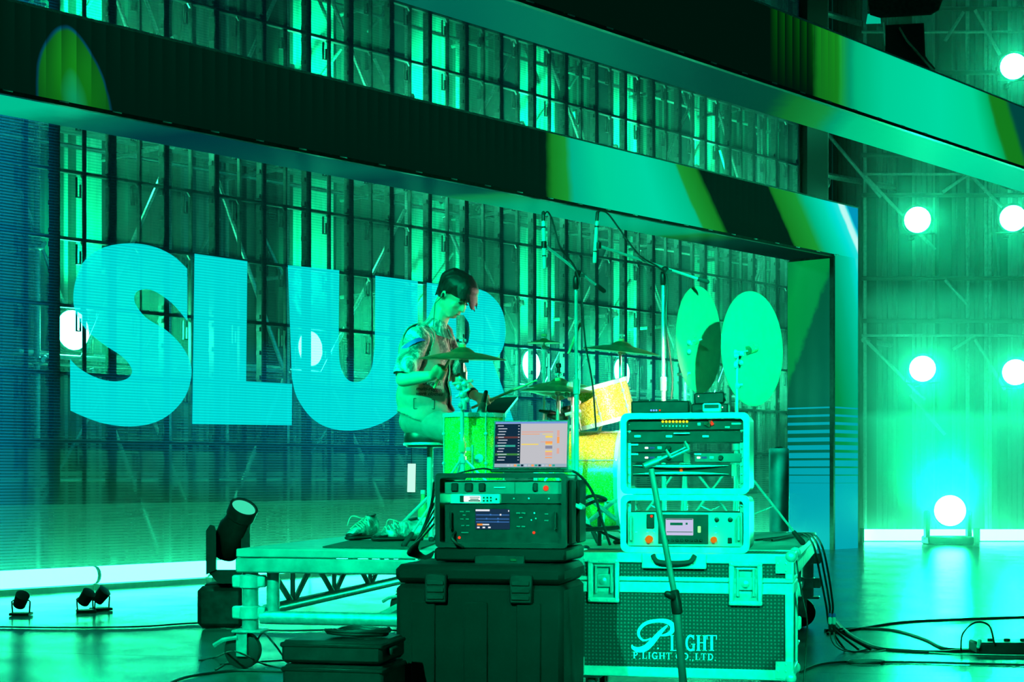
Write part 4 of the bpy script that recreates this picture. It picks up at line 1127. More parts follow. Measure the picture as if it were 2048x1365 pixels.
# rack in a moulded shell
GR = Vector((-0.322, 6.92, 0))
rk = thing('rack_case', 'black moulded rack case under the open laptop, with small blue screen unit', 'rack case', GR + Vector((0, 0, gz + 0.006)), RA)
rw, rd = 0.558, 0.44
s0, zb = lpx(rk, 870, 1103); s1, zt = lpx(rk, 1136, 947)
MB().cbox((rw / 2 - 0.003, rd / 2, 0.028), (rw + 0.004, rd, 0.056), 0.01).build('base_lid', M['grey_case'], rk)
xa, za = lpx(rk, 950, 1129); xb, zb2 = lpx(rk, 1050, 1112)
hb = MB().cbox(((xa + xb) / 2, -0.004, (za + zb2) / 2), (xb - xa, 0.014, zb2 - za), 0.004).build('handle_slot', M['black'], rk)
MB().cbox(((xa + xb) / 2 + 0.06, -0.012, (za + zb2) / 2), (0.026, 0.006, 0.012), 0.002).build('red_badge', M['red'], hb)
sub = thing('tmp', None, None, rk.location + Vector((0, 0, 0.057)), RA)
hh = zt - 0.057
frame_box(sub, rw, rd, hh, M['rack_black'], M['rack_black'], 0.020, 0.016, 0.02)
for ch in list(sub.children):
    ch.parent = rk; ch.location = (0, 0, 0.057)
bpy.data.objects.remove(sub)
for (y0, y1) in ((0.05, 0.16), (0.24, 0.40)):
    MB().cbox((rw + 0.006, (y0 + y1) / 2, hh * 0.5 + 0.05), (0.016, y1 - y0, hh * 0.86), 0.005).build('side_rib', M['grey_case'], rk)
MB().path([(rw + 0.01, 0.15, hh * 0.75), (rw + 0.03, 0.16, hh * 0.72), (rw + 0.03, 0.24, hh * 0.72), (rw + 0.01, 0.25, hh * 0.75)], 0.01, 8).build('side_handle', M['alu'], rk)
def gunit(name, label, px0, py0, px1, py1, m_, cat, d=0.3, yo=0.03):
    a0, zb_ = lpx(rk, px0, py1); a1, zt_ = lpx(rk, px1, py0)
    o = thing(name, label, cat, rk.location + RW * a0 + RD * yo + Vector((0, 0, zb_)), RA, 'units in the black rack')
    MB().bb(0, a1 - a0, 0.006, d, 0.0, zt_ - zb_).build('body', M['panel_dark'], o)
    MB().cbox(((a1 - a0) / 2, 0.002, (zt_ - zb_) / 2), (a1 - a0, 0.008, zt_ - zb_), 0.002).build('face', m_, o)
    return o
M['face_dim'] = mat('dim_grey_face', (0.14, 0.16, 0.155), 0.45, 0.2, 0.1)
M['face_pale_left'] = mat('pale_receiver_face', (0.66, 0.68, 0.66), 0.4, 0.1, 0.06)
u1 = gunit('amp_unit', 'grey top unit with red round switch in the black rack', 886, 963, 1124, 989, M['face_dim'], 'rack unit')
for (px, w_) in ((910, 0.03), (938, 0.035), (965, 0.028), (1071, 0.02)):
    x, z = lpx(u1, px, 975); MB().cbox((x, -0.006, z), (w_, 0.012, 0.035), 0.004).build('socket', M['black'], u1)
x, z = lpx(u1, 1092, 977); knob(u1, x, -0.002, z, 0.011, M['red_l'], 0.006, 'red_switch')
x, z = lpx(u1, 1000, 976); MB().cbox((x, -0.004, z), (0.05, 0.004, 0.006), 0.001).build('name_plate', M['face_pale_left'], u1)
x, z = lpx(u1, 1030, 976); MB().bb(x - 0.001, x + 0.001, -0.004, 0.0, 0.0, 0.05).build('panel_joint', M['black'], u1)
u2 = gunit('wireless_receiver', 'pale half width receiver with bright white display in the black rack', 898, 989, 997, 1008, M['face_pale_left'], 'receiver', 0.22, 0.024)
d_ = rect(u2, 'display', M['white_l'], 928, 993, 961, 1004, -0.006, -0.001)
for (q0, q1, w0, w1) in ((940, 960, 994.5, 996), (941, 958, 998, 1000), (938, 961, 1001, 1003.4)):
    xa, za = lpx(u2, q0, w1); xb, zb_ = lpx(u2, q1, w0); MB().bb(xa, xb, -0.0075, -0.0062, za, zb_).build('display_mark', M['panel_dark'], d_)
rect(u2, 'display_frame', M['black'], 920, 992, 928, 1005, -0.005, -0.001)
for i in range(3):
    for j in range(2):
        x, z = lpx(u2, 968 + i * 7, 996 + j * 6); knob(u2, x, -0.002, z, 0.004, M['black'], 0.004, 'button')
x, z = lpx(u2, 993, 999); knob(u2, x, -0.002, z, 0.004, M['black'], 0.004, 'jack_socket')
u2b = gunit('rack_blank', 'black half width blank panel beside the pale receiver', 999, 989, 1124, 1008, M['panel_dark'], 'rack panel', 0.03, 0.03)
for px in (1028, 1058, 1098):
    x, z = lpx(u2b, px, 998); MB().ball((x, -0.004, z), 0.004, 6, 4).build('screw', M['chrome'], u2b)
u3 = gunit('stage_mixer', 'wide black mixer with dark blue screen and red lights in the black rack', 886, 1010, 1124, 1088, M['black'], 'audio mixer', 0.34, 0.03)
M['scr_navy'] = emit('navy_screen', (0.010, 0.040, 0.085), 0.9)
s_ = rect(u3, 'screen', M['scr_navy'], 951, 1019, 1020, 1059, -0.006, -0.001)
def smark(par, root, m_, q0, w0, q1, w1, y=-0.008, nm='screen_mark'):
    xa, za = lpx(root, q0, w1); xb, zb_ = lpx(root, q1, w0); return MB().bb(xa, xb, y, y + 0.0014, za, zb_).build(nm, m_, par)
M['m_blue'] = emit('screen_blue', (0.05, 0.20, 0.55), 0.9); M['m_white'] = emit('screen_white', (0.75, 0.8, 0.85), 1.0); M['m_orange'] = emit('screen_orange', (0.95, 0.30, 0.04), 1.0)
smark(s_, u3, M['m_white'], 952, 1019.5, 980, 1023); smark(s_, u3, M['m_white'], 1017, 1021, 1019, 1024)
for y in (1030, 1038, 1044): smark(s_, u3, M['m_blue'], 953, y, 1019, y + 1.2)
for (px, y) in ((982, 1030), (974, 1038), (997, 1038), (997, 1044), (1002, 1030)): smark(s_, u3, M['m_white'] if px == 1002 else M['m_blue'], px - 1.5, y - 1.5, px + 1.5, y + 1.8, -0.0095)
smark(s_, u3, M['m_orange'], 955, 1048, 966, 1051.5); smark(s_, u3, M['m_white'], 966, 1048.5, 979, 1051)
for px in (957, 968, 979): smark(s_, u3, M['m_white'], px - 2, 1054, px + 3, 1057)
for (px, py, w_) in ((924, 1024, 10), (936, 1024, 10), (929, 1031, 8), (924, 1039, 8), (935, 1039, 8), (926, 1052, 8), (936, 1052, 8), (1037, 1027, 10), (1047, 1027, 10), (1042, 1036, 8), (1037, 1054, 9), (1047, 1054, 9), (1093, 1029, 9), (1093, 1042, 10), (930, 1066, 18)):
    x, z = lpx(u3, px, py); MB().cbox((x, -0.004, z), (0.0017 * w_, 0.004, 0.006), 0.001).build('button', M['face_dim'], u3)
for (px, py) in ((1069, 1027), (1072, 1038), (1063, 1041)):
    x, z = lpx(u3, px, py); MB().ball((x, -0.004, z), 0.004, 6, 4).build('button', M['chrome'], u3)
for (px, py) in ((1068, 1066), (919, 1076)):
    x, z = lpx(u3, px, py); knob(u3, x, -0.002, z, 0.006, M['red_l'], 0.003, 'red_light')
for px in (904, 1112):
    xa, za = lpx(u3, px, 1058); xb, zb_ = lpx(u3, px, 1026)
    MB().path([(xa, 0, za), (xa, -0.022, za), (xa, -0.022, zb_), (xa, 0, zb_)], 0.005, 8).build('rack_handle', M['dark_metal'], u3)
x0, z0 = lpx(rk, 907, 1065)
ca = MB().path(smooth([rk.location + RW * q + RD * y + Vector((0, 0, z)) for q, y, z in ((x0, 0.025, z0), (x0 - 0.004, -0.015, z0 - 0.02), (x0 + 0.015, -0.02, z0 - 0.045), (x0 + 0.04, 0.0, z0 - 0.062))], 5), 0.006).build('patch_cable', M['cable'])
tag(ca, 'short black lead hanging across the front of the black rack', 'cable')

# ------------------------------------------------------------------ laptop
LO = GR + RD * 0.10
s0, zb = fp(LO, 986, 938)
lp = thing('laptop', 'open laptop showing a coloured music timeline on top of the black rack', 'laptop', LO + RW * s0 + Vector((0, 0, rk.location.z + 0.057 + hh + 0.002)), RA)
MB().cbox((0.155, 0.06, 0.008), (0.314, 0.20, 0.014), 0.004, None).build('keyboard_base', M['dark_metal'], lp)
kb = MB()
for i in range(12):
    for j in range(4): kb.cbox((0.03 + i * 0.0225, 0.0 + j * 0.021 + 0.03, 0.017), (0.019, 0.017, 0.004), 0.001)
kb.build('keys', M['black'], lp, kind='stuff')
LS = LO + RD * 0.165
def lsp(px, py):
    s, z = fp(LS, px, py); q = LS + RW * s - lp.location
    return q.dot(RW), q.dot(RD), z - lp.location.z
xa, yy, za = lsp(985, 939); xb, _, zb = lsp(1137, 840)
tilt = 0.12
def lbox(px0, py0, px1, py1, y0, y1, name, m_, par, label=None):
    xa_, _, zb_ = lsp(px0, py1); xc_, _, zc_ = lsp(px1, py0)
    b = MB().bb(xa_, xc_, y0, y1, zb_, zc_)
    b.v = [Vector((v.x, yy + v.y + (v.z - za) * tilt, v.z)) for v in b.v]
    return b.build(name, m_, par, label=label)
dl = lbox(985.5, 840.5, 1136.5, 939, 0.0, 0.008, 'display_lid', M['dark_metal'], lp)
M['ui_bg'] = emit('laptop_grey_area', (0.56, 0.56, 0.60), 0.95)
M['ui_navy'] = emit('laptop_navy_list', (0.006, 0.030, 0.060), 0.9)
M['ui_txt'] = emit('laptop_text', (0.55, 0.65, 0.75), 0.9)
M['ui_or'] = emit('laptop_orange', (1.0, 0.38, 0.12), 0.95); M['ui_ye'] = emit('laptop_yellow', (0.95, 0.72, 0.14), 0.95)
M['ui_te'] = emit('laptop_teal', (0.03, 0.45, 0.33), 0.9); M['ui_gr'] = emit('laptop_green', (0.05, 0.28, 0.06), 0.9)
M['ui_bl'] = emit('laptop_blue_bar', (0.18, 0.36, 0.80), 0.9); M['ui_dock'] = emit('laptop_dock', (0.35, 0.50, 0.60), 0.9)
M['ui_br'] = emit('laptop_brown', (0.14, 0.05, 0.05), 0.9); M['ui_sal'] = emit('laptop_salmon', (0.80, 0.42, 0.34), 0.95); M['ui_gy'] = emit('laptop_dark_grey', (0.25, 0.27, 0.38), 0.9)
sc_ = lbox(989, 843, 1133, 935, -0.003, 0.0, 'screen', M['ui_bg'], lp)
def ui(px0, py0, px1, py1, m_, lvl=1, nm='screen_block'): return lbox(px0, py0, px1, py1, -0.003 - 0.0012 * lvl, -0.0025 - 0.0012 * lvl, nm, M[m_], sc_)
ui(989, 843, 1133, 848, 'ui_bl'); ui(989, 848, 1040, 928, 'ui_navy'); ui(989, 928, 1133, 935, 'ui_dock')
for i in range(13):
    y = 852 + i * 5.7
    if i == 4: ui(990, y - 1.5, 1039, y + 2.5, 'ui_br', 2)
    if i == 7: ui(990, y - 1.5, 1030, y + 2.5, 'ui_te', 2)
    if i == 10: ui(990, y - 1.5, 1039, y + 2.5, 'ui_gr', 2)
    ui(994 + (i % 3), y - 0.6, 1006 + (i * 7) % 9, y + 1.2, 'ui_txt', 3, 'screen_text'); ui(1035, y - 0.5, 1038, y + 1, 'ui_txt', 3, 'screen_text')
ui(1042, 863, 1105, 865.5, 'ui_sal', 1); ui(1042, 868, 1078, 869.5, 'ui_or', 1); ui(1042, 888, 1076, 890.5, 'ui_ye', 1); ui(1080, 883.5, 1092, 885, 'ui_sal', 1); ui(1084, 868, 1105, 869.5, 'ui_ye', 1)
for (y0, y1, m_) in ((871.5, 876, 'ui_ye'), (883, 888, 'ui_or'), (888, 890, 'ui_ye'), (892, 898, 'ui_gy'), (902, 904.5, 'ui_ye'), (904.5, 912, 'ui_sal'), (915, 917, 'ui_or')): ui(1090, y0, 1104, y1, m_, 2)
for (y0, y1) in ((861, 873), (874, 887), (897, 908)): ui(1113, y0, 1118, y1, 'ui_or' if y0 == 874 else 'ui_sal', 2)
for i in range(14): ui(1014 + i * 7, 929.5, 1019 + i * 7, 933.5, ('ui_txt', 'ui_bg', 'ui_or', 'ui_te', 'ui_navy')[i % 5], 2, 'screen_icon')
lbox(1053, 840.8, 1072, 844.5, -0.004, 0.0, 'camera_cover', M['black'], dl)

# ------------------------------------------------------------------ boxes and cable coil, bottom left
BO_ = Vector((-0.885, 6.36, 0))
for (z0, z1, dx, lab) in ((0.0, 0.268, 0.0, 'lower black crate on the floor left of the grey case'), (0.274, 0.362, -0.004, 'flat black box lying on the crate, under a cable coil')):
    o = thing('gear_box', lab, 'box', BO_ + RW * dx + Vector((0, 0, z0)), RA, 'black boxes on the floor')
    MB().cbox((0.20, 0.16, (z1 - z0) / 2), (0.405, 0.32, z1 - z0), 0.014).build('body', M['rack_black'], o)
    MB().cbox((0.20, 0.16, (z1 - z0) - 0.018), (0.413, 0.328, 0.02), 0.006).build('lid_rim', M['black'], o)
    MB().cbox((0.413, 0.12, (z1 - z0) * 0.5), (0.02, 0.09, 0.03), 0.005).build('side_clip', M['black'], o)
def coil(name, label, c, r0, n, rr, m_, jit=0.02, flat=0.35, cat='cable coil'):
    pts = []
    for i in range(n * 16 + 1):
        a_ = 2 * math.pi * i / 16
        q = r0 * (0.8 + 0.4 * noise.noise(Vector((i * 0.13, c[0], 0))))
        pts.append(Vector(c) + Vector((q * math.cos(a_), q * 0.7 * math.sin(a_), rr + i / 16 * rr * flat + jit * abs(noise.noise(Vector((i * 0.21, 3, c[1])))))))
    o = MB().path(pts, rr, 6).build(name, m_)
    return tag(o, label, cat)
coil('cable_coil', 'black cable coil heaped on the flat black box', BO_ + RW * 0.26 + RD * 0.16 + Vector((0, 0, 0.364)), 0.13, 7, 0.007, M['cable'])
# ================================================================== drum kit
def fl_pt(px, py, z=0.0):
    Y = (H - z) * F / (py - HZ)
    return Vector(((px - 1024) / F * Y, Y, z))
def at_deck(px, Y):
    return Vector(((px - 1024) / F * Y, Y, RZ))
def drum(name, label, c, ax, r, h, lugs=8, legs=None, head=True):
    """c: centre of the top rim; ax: direction from top to bottom"""
    ax = Vector(ax).normalized(); c = Vector(c)
    base = Vector((c.x, c.y, RZ))
    o = thing(name, label, 'drum', base)
    k = c - base
    MB().lathe([(r * 0.97, 0.012), (r * 0.985, 0.014), (r * 0.985, h - 0.014), (r * 0.97, h - 0.012)], k, ax, 40).build('shell', M['glitter'], o)
    for z, nm in ((0.0, 'top_hoop'), (h, 'bottom_hoop')):
        MB().lathe([(r * 0.99, z - 0.012), (r * 1.03, z - 0.012), (r * 1.03, z + 0.012), (r * 0.99, z + 0.012)], k, ax, 40).build(nm, M['chrome'], o)
        MB().lathe([(0.01, z - 0.002), (r * 0.985, z - 0.002), (r * 0.985, z + 0.002), (0.01, z + 0.002)], k, ax, 40).build('drum_head', M['drum_head'], o)
    a_ = ax.orthogonal().normalized(); b_ = ax.cross(a_)
    for i in range(lugs):
        t_ = 2 * math.pi * (i + 0.5) / lugs
        d_ = a_ * math.cos(t_) + b_ * math.sin(t_)
        p = k + d_ * (r * 1.02)
        g = MB().tube(p + ax * 0.0, p + ax * h, 0.004, 6)
        for z in (0.28, 0.72): g.ball(p + ax * (h * z), (0.011, 0.011, 0.011), 8, 6)
        g.ball(p + ax * 0.0, 0.009, 6, 4).ball(p + ax * h, 0.009, 6, 4)
        g.build('tension_rod', M['chrome'], o)
    if legs:
        for i in range(3):
            t_ = 2 * math.pi * i / 3 + 0.5
            d_ = Vector((math.cos(t_), math.sin(t_), 0))
            p = k + d_ * (r * 1.06)
            MB().path([p + Vector((0, 0, -h * 0.45)), p + Vector((0, 0, -h * 1.1)), Vector((p.x, p.y, 0.02)) + d_ * 0.05], 0.006, 8).build('leg', M['chrome'], o)
            MB().caps(Vector((p.x, p.y, 0.012)) + d_ * 0.05, Vector((p.x, p.y, 0.035)) + d_ * 0.05, 0.012).build('rubber_foot', M['rubber'], o)
    return o
ft = drum('floor_tom', 'gold glitter floor tom left of the laptop, in front of the drummer', P(948, 832, 9.2), (0, 0, -1), 0.175, 0.37, 8, True)
q = P(958, 917, 9.2 - 0.175) - ft.location
MB().lathe([(0.024, 0), (0.024, 0.004), (0.0, 0.006)], q, (0.1, -1, 0), 16).build('badge', M['chrome'], ft, label='round dark maker badge')
rt = drum('rack_tom', 'gold glitter rack tom tilted above the bass drum, catching white light', P(1198, 772, 9.5), (0.26, 0.05, -0.95), 0.165, 0.21, 6)
bd = drum('bass_drum', 'big gold glitter bass drum lying on its side between laptop and silver racks', P(1092, 858, 9.75) + Vector((0, 0, -0.31)), (RW.x, RW.y, 0), 0.30, 0.46, 8)
bd.location.z = RZ
for s in (-1, 1):
    p = bd.location + Vector((0, 0, 0)) ; q = Vector((RW.x, RW.y, 0)) * 0.4 + RD * (0.27 * s)
    MB().tube(q + Vector((0, 0, 0.22)), q * 1.0 + RD * (0.16 * s) + Vector((0, 0, 0.01)), 0.008, 8).build('spur', M['chrome'], bd)
MB().tube(Vector((0.30, 0.0, 0.60)), Vector((0.36, -0.10, 0.80)), 0.012, 8).cbox((0.30, 0, 0.61), (0.06, 0.06, 0.05), 0.01).build('tom_bracket', M['chrome'], bd)
sn = drum('snare_drum', 'small drum at the drummer knees, mostly behind the laptop', P(1034, 850, 9.45), (0.05, 0.06, -1), 0.165, 0.14, 8)

def cymbal(name, label, c, nrm, r, bell=0.12):
    nrm = Vector(nrm).normalized()
    o = thing(name, label, 'cymbal', c)
    prof = []
    for i in range(15):
        q = r * (1 - i / 14.0)
        z = 0.045 * r / 0.25 * (1 - (q / r) ** 1.6)
        if q < r * bell * 2: z += 0.10 * r * math.sqrt(max(0, 1 - (q / (r * bell * 2)) ** 2))
        prof.append((max(q, 0.006), z))
    pr = [(q, z - 0.0022) for q, z in prof] + [(q, z) for q, z in reversed(prof)]
    MB().lathe(pr, (0, 0, -0.045 * r / 0.25), nrm, 48).build('bow', M['bronze'], o, sharp=60)
    return o
def topping(root, c, nrm, mats=('felt',)):
    nrm = Vector(nrm).normalized(); c = Vector(c) - root.location
    for i, m_ in enumerate(mats):
        MB().lathe([(0.006, 0.0), (0.018, 0.001), (0.018, 0.016), (0.006, 0.017)], c + nrm * (0.006 + 0.018 * i), nrm, 14).build('felt_washer', M[m_], root)
    e_ = c + nrm * (0.01 + 0.018 * len(mats))
    side = nrm.orthogonal().normalized()
    MB().tube(e_, e_ + nrm * 0.022, 0.006, 8).box(e_ + nrm * 0.016 + side * 0.012, (0.02, 0.006, 0.012)).box(e_ + nrm * 0.016 - side * 0.012, (0.02, 0.006, 0.012)).build('wing_nut', M['chrome'], root)
def stand(name, label, base, top, tilt, spread=0.34, ang=0.3, cat='cymbal stand', hgt=0.42, feltm=('felt',), rod=0.07):
    """tripod stand; base on the deck, top = pivot, tilt = rod direction"""
    base = Vector(base); top = Vector(top); tilt = Vector(tilt).normalized()
    o = thing(name, label, cat, base)
    L = top - base
    q = Vector((0, 0, 1)) if abs(L.normalized().z) > 0.999 else L.normalized()
    mid = L * 0.52
    MB().tube((0, 0, 0.10), mid, 0.0135, 12).build('lower_tube', M['chrome'], o)
    MB().tube(mid, L, 0.0095, 12).build('upper_tube', M['chrome'], o)
    MB().lathe([(0.012, -0.025), (0.021, -0.02), (0.021, 0.02), (0.012, 0.025)], mid, q, 14).box(mid + Vector((0.03, -0.01, 0)), (0.03, 0.008, 0.02)).build('tube_clamp', M['chrome'], o)
    MB().ball(L, (0.018, 0.018, 0.018), 10, 8).tube(L, L + tilt * rod, 0.005, 8).box(L + Vector((0.02, -0.01, -0.004)), (0.03, 0.008, 0.016)).tube(L - Vector((0, 0.015, 0)), L + Vector((0, 0.015, 0)), 0.014, 10).build('tilter', M['chrome'], o)
    for i in range(3):
        a_ = ang + 2 * math.pi * i / 3
        d_ = Vector((math.cos(a_), math.sin(a_), 0))
        f_ = d_ * spread + Vector((0, 0, 0.014))
        s_ = Vector((0, 0, hgt))
        MB().tube(s_ + d_ * 0.016, f_, 0.007, 8).build('leg', M['chrome'], o)
        MB().tube(f_ * 0.55 + s_ * 0.45 + Vector((0, 0, -0.0)), Vector((0, 0, 0.13)), 0.004, 6).build('leg_strut', M['chrome'], o)
        MB().caps(f_ + Vector((0, 0, 0.002)), f_ + (s_ - f_) * 0.13, 0.016, 0.012, 10).build('rubber_foot', M['rubber'], o)
    MB().lathe([(0.014, -0.02), (0.022, -0.018), (0.022, 0.018), (0.014, 0.02)], (0, 0, hgt), (0, 0, 1), 12).build('leg_collar', M['chrome'], o)
    return o
# ride cymbal in front of the drummer
def simple_cym(px, py, Y, r, nrm, lab, slab, ang, spread=0.34, hgt=0.42):
    c = P(px, py, Y); nrm = Vector(nrm).normalized()
    s = stand('cymbal_stand', slab, (c.x, c.y, RZ), c - nrm * 0.05, nrm, spread, ang, hgt=hgt)
    o = cymbal('cymbal', lab, c, nrm, r)
    topping(s, c + nrm * 0.015, nrm)
    return s, o
foot = onriser(803, 1097)
c0 = P(925, 702, 8.9)
ang0 = math.atan2(foot.y - c0.y, foot.x - c0.x)
s1_, c1_ = simple_cym(925, 703, 8.9, 0.238, (0.02, -0.05, 1), 'thin cymbal seen edge on, crossing the drummer chest', 'chrome cymbal stand in front of the floor tom, one black-footed leg forward left', ang0, 0.46, 0.46)
# clamps and multi-holder hung on that stand
b = MB()
for (px, py, r_) in ((922, 757, 0.016), (930, 768, 0.02), (918, 775, 0.018), (926, 790, 0.022), (934, 800, 0.016), (921, 812, 0.014)):
    b.ball(P(px, py, 8.87), r_, 8, 6)
b.tube(P(905, 768, 8.9), P(946, 762, 8.86), 0.008, 8).tube(P(912, 795, 8.88), P(940, 778, 8.85), 0.007, 8).tube(P(928, 820, 8.88), P(928, 745, 8.88), 0.017, 10)
b.build('clamp_cluster', M['chrome'], s1_, world=True)
MB().lathe([(0.014, 0), (0.019, 0.01), (0.019, 0.05), (0.014, 0.06)], P(925, 905, 8.89), (0, 0, 1), 12).build('tape_wrap', M['felt'], s1_, world=True)
simple_cym(1242, 690, 10.35, 0.245, (0.10, -0.06, 1), 'dark crash cymbal tilted above the gold rack tom', 'chrome stand holding the crash cymbal behind the rack tom', 0.9)
simple_cym(1088, 680, 10.75, 0.11, (0.0, -0.02, 1), 'small splash cymbal far back near the starry lamp', 'thin stand of the small splash cymbal', 0.2)
# hi-hat
c = P(1118, 772, 10.35)
hs = stand('hi_hat_stand', 'hi-hat stand with rod and clutch behind the laptop', (c.x, c.y, RZ), c - Vector((0, 0, 0.03)), (0, 0, 1), 0.3, 0.5, 'hi-hat stand', rod=0.16)
cymbal('hi_hat_cymbal', 'lower hi-hat cymbal, bottom one of the flat pair', c, (0.0, 0.03, -1), 0.20)
cymbal('hi_hat_cymbal', 'upper hi-hat cymbal, topmost of the flat pair behind the laptop', c + Vector((0, 0, 0.03)), (0.0, -0.03, 1), 0.20)
MB().lathe([(0.008, 0.0), (0.022, 0.003), (0.022, 0.02), (0.012, 0.024), (0.012, 0.05), (0.018, 0.054), (0.018, 0.075), (0.006, 0.08)], P(1117, 752, 10.35) - Vector((0, 0, 0)), (0, 0, 1), 12).build('clutch', M['dark_metal'], hs, world=True)
c = P(1130, 772, 9.7)
# broad flat ride behind the tall mic stand
simple_cym(1116, 770, 9.26, 0.215, (0.03, -0.03, 1), 'broad ride cymbal lying flat behind the tall mic stand', 'short stand under the broad flat ride cymbal', 1.2)
# upright cymbals beyond the silver racks
M['bronze_pale'] = mat('polished_bronze', (0.80, 0.72, 0.50), 0.42, 0.55, 0.06, 20)
def upright(px, py, Y, ry, rx, lab, slab, pole_px, tilt_px, mats, fpx=None):
    c = P(px, py, Y)
    V_ = (Vector((0, 0, H)) - c).normalized()
    al = math.acos(rx / ry)
    hv = Vector((V_.x, V_.y, 0)).normalized()
    nrm = Matrix.Rotation(al, 3, 'Z') @ hv
    r_ = ry / F * Y
    o = thing('upright_cymbal', lab, 'cymbal', c)
    prof = []
    for i in range(15):
        q = r_ * (1 - i / 14.0)
        z = 0.022 * (1 - (q / r_) ** 1.6) + (0.02 * math.sqrt(max(0, 1 - (q / (r_ * 0.2)) ** 2)) if q < r_ * 0.2 else 0)
        prof.append((max(q, 0.006), -z))
    MB().lathe([(q, z + 0.0022) for q, z in prof] + [(q, z) for q, z in reversed(prof)], (0, 0, 0), nrm, 56).build('bow', M['bronze_pale'], o, sharp=60)
    tp = P(tilt_px[0], tilt_px[1], Y - 0.12)
    b0 = at_deck(pole_px, Y - 0.12)
    s = stand('cymbal_stand', slab, b0, tp, (c + nrm * 0.02 - tp), 0.40, 0.35, hgt=0.45, rod=(c - tp).length)
    d_ = (c - tp).normalized()
    for i, m_ in enumerate(mats):
        q = tp + (c - tp) * (0.55 + 0.22 * i) - s.location
        MB().lathe([(0.006, 0.0), (0.024, 0.001), (0.024, 0.026), (0.006, 0.027)], q, d_, 14).build('felt_washer', M[m_], s)
    b = MB()
    for k in range(6): b.ball(tp + Vector((0.02 * math.cos(k * 2.1), -0.015, -0.012 * k + 0.02 * math.sin(k * 1.3))), 0.015, 8, 6)
    b.tube(tp + Vector((-0.045, 0, -0.17)), tp + Vector((0.03, 0, -0.165)), 0.008, 8).ball(tp + Vector((0, 0, -0.17)), 0.02, 8, 6)
    b.build('joint_cluster', M['chrome'], s, world=True)
    return o, s
upright(1398, 680, 9.0, 107, 45, 'left upright cymbal, the narrower glowing disc above the silver racks', 'cymbal stand of the left upright cymbal', 1370, (1370, 686), ('felt',))
upright(1505, 698, 8.85, 115, 61, 'right upright cymbal, the wider glowing disc beside the column', 'cymbal stand of the right upright cymbal with black joint', 1472, (1474, 708), ('red_felt', 'felt', 'felt'))

# boom microphone stands
def boom_stand(lab, px, ytop, Y, b0, b1, mic_px, mlab, clab, cpts, Yb=None):
    base = at_deck(px, Y); top = P(px - 2, ytop, Y)
    o = thing('boom_stand', lab, 'mic stand', base)
    L = top - base
    MB().tube((0, 0, 0.06), L * 0.60, 0.0125, 12).build('lower_tube', M['chrome'], o)
    MB().tube(L * 0.60, L, 0.0090, 12).build('upper_tube', M['chrome'], o)
    MB().lathe([(0.012, -0.04), (0.018, -0.035), (0.018, 0.035), (0.012, 0.04)], L * 0.60, (0, 0, 1), 12).build('clutch', M['chrome'], o)
    MB().lathe([(0.012, -0.05), (0.016, -0.045), (0.016, 0.0), (0.012, 0.02)], L, (0, 0, 1), 12).ball(L + Vector((0.01, -0.01, 0.03)), 0.02, 10, 8).box(L + Vector((0.03, -0.02, 0.02)), (0.03, 0.01, 0.02)).build('swivel', M['black'], o)
    p = P(*b0, Y - 0.10); q = P(*b1, Y + 0.08)
    MB().tube(p, q, 0.0075, 10).build('boom_arm', M['chrome'], o, world=True)
    MB().caps(q - (q - p).normalized() * 0.03, q + (q - p).normalized() * 0.02, 0.012).build('boom_end', M['rubber'], o, world=True)
    for i in range(3):
        a_ = 0.4 + 2.094 * i
        d_ = Vector((math.cos(a_), math.sin(a_), 0))
        MB().tube(Vector((0, 0, 0.14)), d_ * 0.30 + Vector((0, 0, 0.012)), 0.008, 8).build('leg', M['black'], o)
        MB().caps(d_ * 0.28 + Vector((0, 0, 0.016)), d_ * 0.31 + Vector((0, 0, 0.014)), 0.012).build('rubber_foot', M['rubber'], o)
    (mx0, my0), (mx1, my1) = mic_px
    a_ = P(mx0, my0, Y - 0.10); z_ = P(mx1, my1, Y - 0.10); dd = (z_ - a_)
    m_ = thing('pencil_microphone', mlab, 'microphone', a_)
    MB().lathe([(0.006, 0), (0.010, 0.006), (0.0105, dd.length * 0.2), (0.0105, dd.length * 0.98), (0.009, dd.length)], (0, 0, 0), dd, 14).build('body', M['white'], m_)
    MB().lathe([(0.0112, 0), (0.0112, 0.008)], dd * 0.12, dd, 14).lathe([(0.0112, 0), (0.0112, 0.006)], dd * 0.72, dd, 14).build('band', M['black'], m_)
    MB().lathe([(0.005, -0.05), (0.009, -0.045), (0.010, 0.0)], (0, 0, 0), dd, 12).build('plug', M['dark_metal'], m_)
    cl = MB().lathe([(0.012, -0.018), (0.015, -0.016), (0.015, 0.016), (0.012, 0.018)], p, dd, 12)
    cl.build('mic_clip', M['black'], o, world=True)
    cb = MB().path(smooth(cpts, 6), 0.0045, 6).build('mic_cable', M['cable'])
    tag(cb, clab, 'cable')
boom_stand('tall chrome boom stand left of the gold rack tom', 1154, 560, 8.55, (1088, 490), (1202, 578), ((1087, 442), (1089, 538)), 'slim pale microphone on the left boom stand', 'black cable from the left boom microphone down its stand',
           [P(1086, 436, 8.45), P(1095, 424, 8.45), P(1106, 445, 8.46), P(1122, 498, 8.47), P(1150, 535, 8.5), P(1163, 590, 8.5), P(1170, 680, 8.5), P(1185, 770, 8.52), P(1192, 860, 8.55)])
